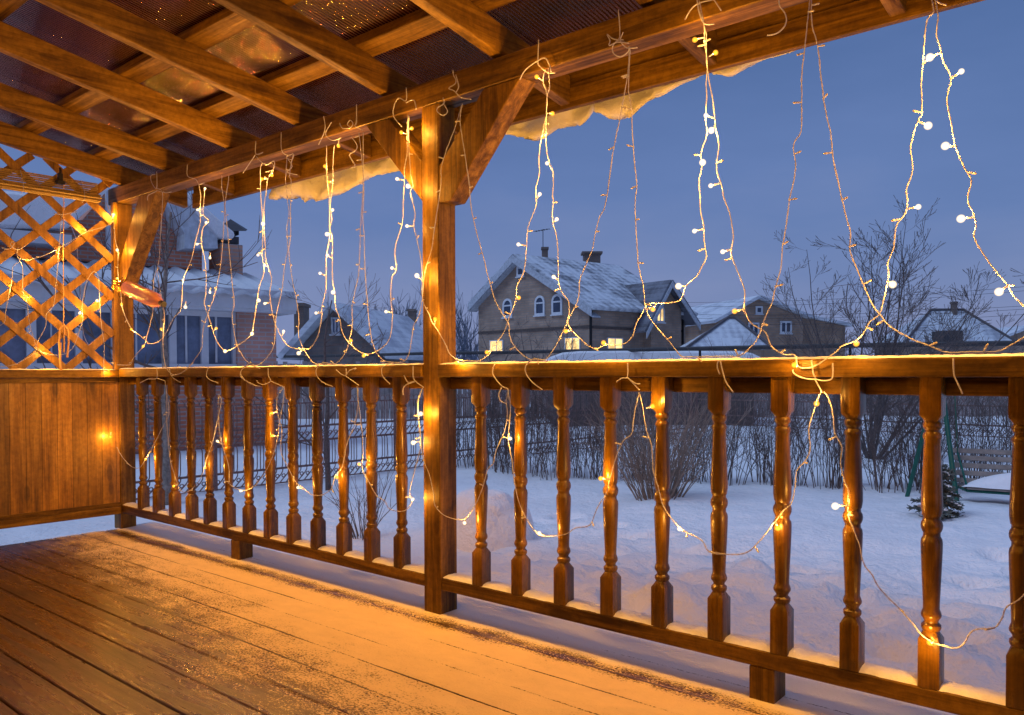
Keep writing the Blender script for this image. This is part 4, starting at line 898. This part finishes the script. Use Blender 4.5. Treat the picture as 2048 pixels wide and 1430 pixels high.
def window(w, par, u0, v0, u1, v1, glass=GLASS, arch=False, mull=1, fr=.06, off=.02, bars=0):
    """frame proud of the wall, pane sunk in it"""
    a = w.px(u0, v0, off); b = w.px(u1, v1, off); s0, s1, z0, z1 = min(a[0], b[0]), max(a[0], b[0]), min(a[1], b[1]), max(a[1], b[1])
    def outline(d):
        if not arch: return [(s0+d, z0+d), (s1-d, z0+d), (s1-d, z1-d), (s0+d, z1-d)]
        r = (s1-s0)/2-d; c = (s0+s1)/2; zc = z1-(s1-s0)/2
        return [(s0+d, z0+d), (s1-d, z0+d)]+[(c+r*math.cos(t*PI/10), zc+r*math.sin(t*PI/10)) for t in range(11)]
    m = MB(); O, I = outline(0), outline(fr); n = len(O)
    for i in range(n):
        j = (i+1) % n
        m.prism([w.P(*O[i], 0), w.P(*O[j], 0), w.P(*I[j], 0), w.P(*I[i], 0)], w.n*.07)
    for k in range(mull): c = s0+(s1-s0)*(k+1)/(mull+1); w.box(m, c-fr*.4, c+fr*.4, z0+fr, z1-fr*(1 if not arch else 1.2), .003, .062)
    if bars: zz = z0+(z1-z0)*.62; w.box(m, s0+fr, s1-fr, zz-fr*.35, zz+fr*.35, .004, .058)
    w.box(m, s0-.05, s1+.05, z0-.06, z0-.002, 0, .12)
    f = m.build('window', WHITE, par)
    m = MB(); m.prism([w.P(a, z, .006) for a, z in I], w.n*.02); m.build('pane', glass, f)
    return f
def tiles(name, c1, c2, per, ang, lines='v', amp=.02):
    m, nt, b = mat(name); tc = N(nt, 'ShaderNodeTexCoord'); sp = N(nt, 'ShaderNodeSeparateXYZ'); nt.links.new(tc.outputs['Object'], sp.inputs[0])
    u = mathn(nt, 'ADD', mathn(nt, 'MULTIPLY', sp.outputs[0], math.cos(ang)), mathn(nt, 'MULTIPLY', sp.outputs[1], math.sin(ang)))
    w = mathn(nt, 'ADD', mathn(nt, 'MULTIPLY', mathn(nt, 'SINE', mathn(nt, 'MULTIPLY', u, 2*PI/per)), .5), .5)
    wz = mathn(nt, 'FRACT', mathn(nt, 'MULTIPLY', sp.outputs[2], 1/.22))
    n = N(nt, 'ShaderNodeTexNoise', i_Scale=.7, i_Detail=9.0, i_Roughness=.72); nt.links.new(tc.outputs['Object'], n.inputs['Vector'])
    f = mathn(nt, 'ADD', mathn(nt, 'MULTIPLY', w, .08), mathn(nt, 'MULTIPLY', n.outputs['Fac'], 1.15)); f = mathn(nt, 'ADD', f, mathn(nt, 'MULTIPLY', wz, .10))
    c = ramp(nt, [(.50, c1), (.72, c2)], f); nt.links.new(c.outputs[0], b.inputs['Base Color']); b.inputs['Roughness'].default_value = .8
    bump(nt, b, mathn(nt, 'ADD', w, wz), .6, amp); return m
def slab(m, A, B, C, D, th):
    n = (Vector(B)-Vector(A)).cross(Vector(D)-Vector(A)).normalized()
    if n.z < 0: n = -n
    m.prism([A, B, C, D], n*th)
# --- big brown brick house
A_, B_, C_ = at(957, 650, 46), at(1183, 650, 40), at(1363, 650, 44)
w1, w2 = Wall(A_, B_), Wall(B_, C_)
ang1, ang2 = math.atan2(w1.e.y, w1.e.x), math.atan2(w2.e.y, w2.e.x)
BR1 = brick('tan_brick', (.34, .23, .17), (.44, .30, .22), (.30, .25, .21), 1.6, (ang1+ang2)/2)
hb = thing('brick_house', B_.xy.to_3d(), 'large brown brick house with snowy gable roof and lit windows', 'house')
ORG[hb.name] = Vector((B_.x, B_.y, 0)); hb.location = ORG[hb.name]
zl = w1.px(957, 603)[1]; zr = w1.px(1183, 614)[1]; sa, za = w1.px(1037, 516)
base = -.5; dd = w2.e*w2.L*1.05
gp = [w1.P(0, base), w1.P(w1.L, base), w1.P(w1.L, zr), w1.P(sa, za), w1.P(0, zl)]
MB().prism(gp, dd).build('walls', BR1, hb)
m = MB()
for w in (w1, w2): w.box(m, 0, w.L, w.px(1100 if w is w1 else 1250, 655)[1]-.12, w.px(1100 if w is w1 else 1250, 655)[1], .002, .06)
m.build('brick_band', plain('band', (.09, .065, .055), .8), hb)
RT1 = tiles('snowy_tiles', (.16, .17, .20), (.60, .64, .70), .5, ang2, amp=.05)
ov = .38; k1 = (za-zl)/(sa); k2 = (zr-za)/(w1.L-sa)
def rp(s, z, t): return w1.P(s, z+.05)+w2.e*t
e0, e1 = -.35, w2.L*1.12
m = MB(); slab(m, rp(-ov, zl-ov*k1, e0), rp(sa, za, e0), rp(sa, za, e1), rp(-ov, zl-ov*k1, e1), .16)
slab(m, rp(sa, za, e0), rp(w1.L+ov, zr+ov*k2, e0), rp(w1.L+ov, zr+ov*k2, e1), rp(sa, za, e1), .16)
rf = m.build('roof', RT1, hb)
m = MB()
for (s0, z0), (s1, z1) in (((-ov, zl-ov*k1), (sa, za)), ((sa, za), (w1.L+ov, zr+ov*k2))):
    m.prism([rp(s0, z0-.32, e0-.02), rp(s1, z1-.32, e0-.02), rp(s1, z1+.05, e0-.02), rp(s0, z0+.05, e0-.02)], -w2.e*.05)
    m.prism([rp(s0, z0-.36, e0), rp(s1, z1-.36, e0), rp(s1, z1-.30, e0), rp(s0, z0-.30, e0)], w2.e*.55)
m.build('barge_board', plain('pale_board', (.42, .45, .50), .6), hb)
CHB = brick('chimney_brick', (.18, .13, .11), (.23, .16, .13), (.16, .14, .13), 1.2, ang1)
def chim(u0, v0, u1, v1, d, th, par, cap=.12, zd=1.2):
    a, b = at(u0, v1, d), at(u1, v1, d); w = Wall(a, b); zt = at(u0, v0, d).z; zb = a.z-zd; m = MB()
    w.box(m, 0, w.L, zb, zt-cap, -th, 0); w.box(m, -w.L*.12, w.L*1.12, zt-cap, zt, -th*1.12, th*.12)
    m.build('chimney', CHB, par)
_pa, _pb, _pc = rp(sa, za, e0), rp(w1.L+ov, zr+ov*k2, e0), rp(sa, za, e1); _pn = (_pb-_pa).cross(_pc-_pa)
def dep(u, v): r = ray(u, v); return (_pa-CAM).dot(_pn)/r.dot(_pn)
chim(1084, 494, 1096, 515, dep(1090, 515)-.2, .4, rf, zd=.3); chim(1168, 503, 1201, 530, dep(1185, 527), .8, rf, zd=.6)
m = MB(); q = at(1086, 497, dep(1090, 515)); m.tube([q, q+Vector((0, 0, 1.05))], .02, 5); m.tube([q+Vector((0, 0, 1.0))-w1.e*.65, q+Vector((0, 0, 1.0))+w1.e*.5], .014, 4)
for k in range(6): c = q+Vector((0, 0, 1.0))+w1.e*(-.6+.2*k); m.tube([c-w2.e*.15, c+w2.e*.15], .01, 4)
m.build('antenna', DARKM, hb)
for a in ((1034, 526, 1049, 552), (1006, 598, 1025, 634), (1070, 592, 1090, 630), (1104, 589, 1125, 628)): window(w1, hb, *a, arch=True, mull=0, fr=.11, bars=1)
window(w1, hb, 980, 681, 1007, 704, WLIT2, mull=1, fr=.05); window(w1, hb, 1130, 675, 1161, 703, WLIT2, mull=1, fr=.05)
window(w2, hb, 1214, 675, 1245, 702, WLIT2, mull=1, fr=.05); window(w2, hb, 1341, 678, 1348, 697, WLIT2, mull=0, fr=.05)
# cross gable on the right wall
s0, s1 = w2.px(1302, 615, .5)[0], w2.px(1362, 615, .5)[0]; sg, zg = w2.px(1329, 567, .5); ze1 = w2.px(1362, 618, .5)[1]; ze0 = w2.px(1302, 620, .5)[1]
MB().prism([w2.P(s0, base, .5), w2.P(s1, base, .5), w2.P(s1, ze1, .5), w2.P(sg, zg, .5), w2.P(s0, ze0, .5)], -w2.n*5).build('side_gable', BR1, hb)
RT2 = tiles('dark_tiles', (.06, .055, .065), (.20, .21, .25), .42, ang2, amp=.05)
m = MB()
def gp2(s, z, o): return w2.P(s, z+.07, o)
q0, q1 = (ze0-zg)/(s0-sg), (ze1-zg)/(s1-sg)
slab(m, gp2(sg, zg, 1.0), gp2(s0-.9, zg+q0*(s0-.9-sg), 1.0), gp2(s0-.9, zg+q0*(s0-.9-sg), -3.4), gp2(sg, zg, -3.4), .12)
slab(m, gp2(sg, zg, 1.0), gp2(s1+.9, zg+q1*(s1+.9-sg), 1.0), gp2(s1+.9, zg+q1*(s1+.9-sg), -3.4), gp2(sg, zg, -3.4), .12)
m.build('gable_roof', RT2, hb)
m = MB()
for sx in (s0-.9, s1+.9):
    qq = q0 if sx < sg else q1
    m.prism([gp2(sg, zg-.3, 1.01), gp2(sx, zg-.3+qq*(sx-sg), 1.01), gp2(sx, zg+qq*(sx-sg), 1.01), gp2(sg, zg, 1.01)], w2.n*.05)
m.build('barge_board', plain('pale_board2', (.42, .45, .50), .6), hb)
class W3(Wall): pass
w3 = Wall(w2.P(0, 0, .5), w2.P(1, 0, .5)); w3.e, w3.L = w2.e, w2.L
window(w3, hb, 1312, 610, 1328, 645, WLIT2, arch=True, mull=1, fr=.08)
m = MB(); m.tube([w1.P(w1.L+.1, zr-.1, .1), w1.P(w1.L+.02, zr-.5, .08), w1.P(w1.L+.02, -.3, .08)], .07, 6); m.tube([w2.P(w2.L, ze1, .1), w2.P(w2.L, -.3, .1)], .06, 6)
m.build('downpipe', DARKM, hb)
# --- generic far gabled / hipped houses
def gable(name, label, u0, u1, vb, apex, ve0, ve1, d, depth, wallm, roofm, wins=(), zb=-.6, over=.5, skew=0.0, chims=()):
    a, b = at(u0, vb, d), at(u1, vb, d*(1+skew)); w = Wall(a, b); t = thing(name, (w.O.x, w.O.y, 0), label, 'house')
    s_, z_ = w.px(*apex); z0 = w.px(u0, ve0)[1]; z1 = w.px(u1, ve1)[1]
    MB().prism([w.P(0, zb), w.P(w.L, zb), w.P(w.L, z1), w.P(s_, z_), w.P(0, z0)], -w.n*depth).build('walls', wallm, t)
    ka, kb = (z_-z0)/s_, (z1-z_)/(w.L-s_); m = MB()
    slab(m, w.P(-over, z0-over*ka+.03, over), w.P(s_, z_+.03, over), w.P(s_, z_+.03, -depth-.3), w.P(-over, z0-over*ka+.03, -depth-.3), .2)
    slab(m, w.P(s_, z_+.03, over), w.P(w.L+over, z1+over*kb+.03, over), w.P(w.L+over, z1+over*kb+.03, -depth-.3), w.P(s_, z_+.03, -depth-.3), .2)
    r = m.build('roof', roofm, t)
    for c in chims: chim(*c, r)
    for q in wins: window(w, t, *q)
    return t
def hip(name, label, pts, zb, d, roofm, wallm, chims=()):
    """hip roof: eave corners L, R (px), ridge ends (px), distance d; runs back from the viewer"""
    (ul, ur, ve), (r0, r1, vr) = pts
    a, b = at(ul, ve, d), at(ur, ve, d); w = Wall(a, b); t = thing(name, (w.O.x, w.O.y, 0), label, 'house')
    dep = w.L*.8; s0, z0 = w.px(r0, vr, -dep/2); s1, _ = w.px(r1, vr, -dep/2); ze = a.z
    m = MB(); E = [w.P(0, ze, 0), w.P(w.L, ze, 0), w.P(w.L, ze, -dep), w.P(0, ze, -dep)]
    if s1-s0 < .3: s1 = s0+.3
    R0, R1 = w.P(s0, z0, -dep/2), w.P(s1, z0, -dep/2)
    V = [m.bm.verts.new(p) for p in E+[R0, R1]]
    for f in ((0, 1, 5, 4), (1, 2, 5), (2, 3, 4, 5), (3, 0, 4), (0, 3, 2, 1)): m.bm.faces.new([V[i] for i in f])
    r = m.build('roof', roofm, t)
    MB().prism([w.P(.4, zb, -.4), w.P(w.L-.4, zb, -.4), w.P(w.L-.4, zb, -dep+.4), w.P(.4, zb, -dep+.4)], Vector((0, 0, ze-zb-.01))).build('walls', wallm, t)
    m = MB()
    for i, R in ((0, R0), (1, R1)): m.tube([E[i]+Vector((0, 0, .05)), R+Vector((0, 0, .06))], .07, 5)
    m.tube([R0+Vector((0, 0, .06)), R1+Vector((0, 0, .06))], .07, 5)
    m.build('ridge_cap', plain('ridge', (.10, .09, .10), .8), t)
    for c in chims: chim(*c, r)
    return t
TANB = brick('ochre_brick', (.34, .22, .15), (.42, .27, .18), (.30, .24, .20), 2.2, .7)
SROOF = tiles('snow_roof', (.40, .43, .50), (.66, .70, .76), 1.1, .7, amp=.03)
gable('gabled_house', 'small snow roofed house with white window left of the middle post', 607, 752, 690, (672, 616), 688, 690, 30, 7, brick('dull_brick', (.22, .17, .15), (.27, .21, .18), (.20, .18, .17), 2, .9), SROOF, [(663, 635, 680, 668, CURT)], over=.6, skew=-.02, chims=[(588, 606, 608, 640, 31, .8)])
m = MB(); p0, p1 = at(556, 683, 31.5), at(612, 688, 29.5)
hip('snow_roofed_house', 'distant snow roofed house just left of the middle post with brick chimney', ((745, 905, 697), (785, 800, 641)), -.5, 46, SROOF, BR1, chims=[(816, 618, 829, 668, 44, 1.0)])
gable('ochre_house', 'ochre brick house with snowy low gable roof at right', 1437, 1606, 698, (1513, 598), 640, 634, 55, 9, TANB, SROOF, [(1511, 612, 1525, 628, GLASS, False, 0, .12), (1496, 645, 1518, 670, GLASS, False, 1, .12), (1560, 642, 1583, 667, GLASS, False, 1, .12)], over=.5, skew=.03)
a = at(1600, 690, 57)
gable('annex_house', 'lower wing of the ochre house behind the bare tree', 1600, 1690, 698, (1601, 634), 636, 652, 57, 6, TANB, SROOF, (), over=.4)
hip('pyramid_roofed_house', 'snow covered pyramid roof in front of the ochre house', ((1372, 1545, 698), (1457, 1461, 637)), -.5, 38, tiles('rib_snow', (.36, .38, .44), (.62, .66, .72), .35, .75, amp=.02), BR1)
hip('hip_roofed_house', 'snowy hip roofed house with dark dormer at far right', ((1812, 2030, 684), (1862, 1926, 621)), -.5, 46, tiles('rib_snow2', (.30, .32, .38), (.58, .62, .68), .45, .4, amp=.03), BR1, chims=[(1908, 603, 1915, 622, 48, .4)])
m = MB(); w = Wall(at(1888, 683, 45.0), at(1926, 683, 45.0)); w.pbox(m, 1888, 661, 1926, 684, -1.2, .1)
tag(m.build('dormer', plain('dormer_wood', (.05, .045, .05), .8), org=w.P(0, 1.5)), 'dark square dormer on the hip roof at far right', 'dormer')
gable('far_house', 'far snow roofed house at the right edge of the photo', 1985, 2140, 690, (2060, 655), 685, 685, 70, 8, BR1, SROOF)
gable('blue_roofed_house', 'distant snow roofed house between the big brick house and the pyramid roof', 1340, 1400, 700, (1365, 652), 690, 690, 60, 6, BR1, SROOF, chims=[(1380, 641, 1388, 660, 60, .6)])
# long snow covered shed roof in front of the big house
w = Wall(at(1092, 722, 20), at(1530, 722, 20)); sh = thing('long_shed', w.P(0, ZG), 'long low shed with a smooth thick snow roof before the brick house', 'shed')
m = MB(); prof = [(1088, 726), (1105, 712), (1125, 705), (1160, 702), (1300, 701), (1480, 702), (1505, 706), (1522, 714), (1530, 726)]
w.poly(m, prof, -4, 0); m.build('snow_roof', SNOW, sh, bevel=.05)
m = MB(); z_ = w.px(1100, 727)[1]; w.box(m, .2, w.L-.2, -.6, z_, -3.8, -.2); m.build('walls', plain('shed_wall', (.10, .08, .075), .9), sh)
# elevated pipe
pp = thing('pipe', (-6, 14.5, 1.45), 'long dark raised pipe running behind the back fence', 'pipe')
pts = [on_y(u, v, 17) for u, v in ((520, 714), (700, 711), (850, 707), (1000, 705), (1200, 701), (1400, 697), (1700, 691), (2048, 686), (2200, 684))]
m = MB(); m.tube(pts, .05, 8); m.build('tube', plain('pipe_paint', (.035, .035, .04), .6), pp, smooth=True)
m = MB()
for q in pts[::2]+[pts[5]]: m.tube([(q.x, q.y, ZG-.2), (q.x, q.y, q.z)], .03, 6)
m.build('pipe_post', DARKM, pp)
# grey plank fence far behind
w = Wall(at(860, 800, 24), at(2200, 800, 24)); pf = thing('plank_fence', w.P(0, ZG), 'weathered grey plank fence far behind the garden', 'fence')
m = MB(); rnd = random.Random(4); s = -9.
while s < w.L: m_w = .14; w.box(m, s, s+m_w-.015, -.5, 1.35+rnd.uniform(-.05, .05), -.03, rnd.uniform(-.005, .005)); s += m_w
m.build('planks', plain('grey_boards', (.30, .25, .24), .9, 0, .5, 3), pf)
# --- near brick house with veranda on the left
w = Wall(at(0, 700, 12.6), at(600, 700, 15.6)); angv = math.atan2(w.e.y, w.e.x)
vh = thing('veranda_house', w.P(5, 0), 'red brick neighbour house with white glazed veranda and snowy corrugated roof', 'house')
RED = brick('red_brick', (.58, .19, .11), (.70, .27, .16), (.50, .42, .38), .95, angv)
PBR = brick('pink_brick', (.56, .27, .21), (.64, .34, .26), (.50, .42, .40), 1.0, angv)
m = MB(); w.box(m, -6, w.px(556, 700)[0], -.8, w.px(300, 738)[1], -4, 0); m.build('base_wall', RED, vh)
m = MB(); w.box(m, -6, w.px(548, 700)[0], w.px(300, 737.5)[1], w.px(300, 600)[1], -3.9, -.06); m.build('glazing', CURT, vh)
m = MB()
for u in (-60, 52, 150, 222, 338, 402, 465): w.pbox(m, u, 606, u+(16 if u != 52 else 22), 738, -.06, .02)
w.pbox(m, -400, 724, 480, 738, -.055, .06); w.pbox(m, -400, 600, 480, 612, -.055, .03)
for u in (100, 270, 370, 430): w.pbox(m, u, 612, u+5, 725, -.06, -.03)
m.build('window_frame', WHITE, vh)
m = MB(); w.pbox(m, 474, 606, 553, 738, -.5, .10); m.build('brick_column', PBR, vh)
m = MB(); w.pbox(m, -400, 583, 592, 606, -.9, .32, .32); w.pbox(m, -400, 574, 594, 584, -.5, .36, .36); m.build('eave_board', WHITE, vh)
# corrugated snowy veranda roof rising to the upper wall
m = MB(); s_a, s_b = w.px(-400, 575, .5)[0], w.px(600, 590, .5)[0]; zE = w.px(300, 574, .5)[1]; zT = w.px(300, 532, -2.2)[1]; n = 260; rows = []
for i in range(n+1):
    s = s_a+(s_b-s_a)*i/n; ww = .035*math.cos(2*PI*s/.36)
    rows.append([m.bm.verts.new(w.P(s, zE+(zT-zE)*t+ww+.02*noise.noise((s*1.3, t*4, 0)), .5-2.7*t)) for t in (0, .33, .66, 1)]+[m.bm.verts.new(w.P(s, zE+ww*.6-.05, .5))])
for i in range(n):
    for k in range(3): m.bm.faces.new((rows[i][k], rows[i+1][k], rows[i+1][k+1], rows[i][k+1]))
    m.bm.faces.new((rows[i][4], rows[i+1][4], rows[i+1][0], rows[i][0]))
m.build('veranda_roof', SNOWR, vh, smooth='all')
# upper storey
O2 = -2.2
m = MB(); q = [w.px(u, v, O2) for u, v in ((-300, 545), (404, 556), (404, 478), (372, 470), (296, 345), (215, 380), (165, 440), (-300, 452))]
m.prism([w.P(s, z, O2) for s, z in q], -w.n*6); m.build('upper_wall', RED, vh)
m = MB(); w.pbox(m, -300, 515, 404, 540, O2-.2, O2+.04); m.build('dark_band', plain('bitumen', (.03, .032, .038), .8), vh)
m = MB(); q = [w.px(u, v, O2+.5) for u, v in ((318, 385), (352, 385), (384, 424), (434, 477), (435, 497), (368, 497), (369, 468))]
m.prism([w.P(s, z, O2+.02) for s, z in q], w.n*.5); m.build('gable_board', plain('gable_board', (.50, .54, .60), .6), vh)
m = MB(); q = [w.px(u, v, O2+.5) for u, v in ((348, 368), (385, 388), (474, 466), (468, 478), (434, 473), (384, 420))]
m.prism([w.P(s, z, O2-5) for s, z in q], w.n*5.45); m.build('snow_roof', SNOW, vh, bevel=.04)
m = MB(); q = [w.px(u, v, O2+.6) for u, v in ((-300, 455), (140, 455), (165, 430), (225, 372), (60, 385), (-300, 340))]
m.prism([w.P(s, z, O2+.05) for s, z in q], w.n*.5); m.build('snow_roof', SNOW, vh, bevel=.06)
m = MB(); w.pbox(m, -300, 455, 143, 470, O2, O2+.62, O2+.6); w.pbox(m, 212, 380, 232, 515, O2, O2+.1); w.pbox(m, 293, 478, 304, 512, O2, O2+.06); m.build('gutter', WHITE, vh)
# chimney with hood
m = MB(); w.pbox(m, 441, 486, 486, 575, -2.6, -1.9); m.build('chimney', brick('chimney_red', (.60, .30, .20), (.68, .37, .26), (.45, .38, .36), 1.0, angv), vh)
m = MB(); w.pbox(m, 440, 470, 478, 488, -2.5, -1.95); w.pbox(m, 440, 560, 487, 580, -2.65, -1.85)
for u in (441, 448, 455, 462, 469, 476): w.pbox(m, u, 459, u+2, 470, -2.45, -2.0)
c0 = [w.P(*w.px(u, 461, -2.2), o) for u, o in ()] + [w.P(*w.px(u, v, o), o) for u, v, o in ((427, 462, -1.8), (492, 462, -1.8), (495, 459, -2.7), (436, 459, -2.7))]
top = w.P(*w.px(461, 438, -2.25), -2.25); V = [m.bm.verts.new(p) for p in c0+[top]]
for f in ((0, 1, 4), (1, 2, 4), (2, 3, 4), (3, 0, 4), (3, 2, 1, 0)): m.bm.faces.new([V[i] for i in f])
m.build('chimney_hood', plain('hood', (.05, .05, .06), .5, .4), vh)
# distant woods with the haze put into their blue-grey twig colour, cables
def woods(u0, u1, d, h, n, seed):
    rnd = random.Random(seed); m = MB()
    for i in range(n):
        u = rnd.uniform(u0, u1); q = at(u, 748, d*rnd.uniform(.95, 1.1)); hh = h*rnd.uniform(.6, 1.0)*(1+.25*math.sin(u*.05))
        stem(m, Vector((q.x, q.y, -.5)), Vector((rnd.gauss(0, .1), rnd.gauss(0, .1), 1)).normalized(), hh, .10, rnd, 2, 5, .1, 4, .1)
    return m
m = woods(690, 960, 95, 8.0, 90, 1); 
tag(m.build('distant_woods', plain('far_twigs', (.13, .15, .20), .95, 0, .1), org=at(850, 748, 95)), 'hazy bare woods on the horizon beside the middle post', 'trees', kind='stuff')
m = woods(1560, 1800, 80, 3.5, 40, 2)
tag(m.build('distant_woods', plain('far_twigs2', (.12, .14, .18), .95, 0, .1), org=at(1650, 748, 80)), 'low bare thicket on the horizon at right', 'trees', kind='stuff')
cb = thing('power_line', at(1700, 590, 50), 'thin overhead power cables crossing the sky at right', 'cables')
for va, vb in ((604, 552), (613, 560), (624, 596), (632, 602), (645, 612)):
    a, b = at(1200, va, 60), at(2300, vb, 42); P = [a.lerp(b, t/20)+Vector((0, 0, -.5*math.sin(PI*t/20))) for t in range(21)]
    MB().tube(P, .010, 3).build('cable', DARKM, cb)

# ------------------------------------------------------------------ light
wd = bpy.data.worlds.new('World'); SC.world = wd; wd.use_nodes = True; nt = wd.node_tree
bg = nt.nodes['Background']
sky = N(nt, 'ShaderNodeTexSky', sky_type='NISHITA'); sky.sun_disc = False
sky.sun_elevation = math.radians(2); sky.sun_rotation = math.radians(200); sky.air_density = 1.2; sky.ozone_density = 4.0
tc = N(nt, 'ShaderNodeTexCoord'); sp_ = N(nt, 'ShaderNodeSeparateXYZ'); nt.links.new(tc.outputs['Generated'], sp_.inputs[0])
mp = N(nt, 'ShaderNodeMapping'); mp.inputs['Scale'].default_value = (1, 1, 3.5); nt.links.new(tc.outputs['Generated'], mp.inputs[0])
cl = N(nt, 'ShaderNodeTexNoise', i_Scale=2.2, i_Detail=5.0, i_Roughness=.55); nt.links.new(mp.outputs[0], cl.inputs['Vector'])
z = mathn(nt, 'ADD', sp_.outputs[2], mathn(nt, 'MULTIPLY', mathn(nt, 'SUBTRACT', cl.outputs['Fac'], .5), .30))
gr = ramp(nt, [(0, (.20, .245, .44)), (.05, (.19, .24, .44)), (.20, (.118, .185, .40)), (.42, (.070, .128, .30)), (.60, (.10, .16, .34)), (.85, (.26, .33, .56))], z)
col = mixc(nt, .03, gr.outputs[0], sky.outputs[0])
nt.links.new(col, bg.inputs[0]); bg.inputs[1].default_value = 1.08
sl = bpy.data.lights.new('sun', 'SUN'); sl.energy = 1.15; sl.angle = math.radians(25); sl.color = (.52, .70, 1)
so = bpy.data.objects.new('sun', sl); COL.objects.link(so); so.location = (0, 0, 30)
so.rotation_euler = (math.radians(38), 0, math.radians(-25))
SC.view_settings.view_transform = 'Standard'; SC.view_settings.look = 'None'; SC.view_settings.exposure = 0; SC.view_settings.gamma = 1
SC.cycles.use_denoising = True
SC.cycles.max_bounces = 6; SC.cycles.transparent_max_bounces = 10; SC.cycles.sample_clamp_indirect = 3.0; SC.cycles.sample_clamp_direct = 0
try: SC.cycles.denoiser = 'OPENIMAGEDENOISE'
except Exception: pass
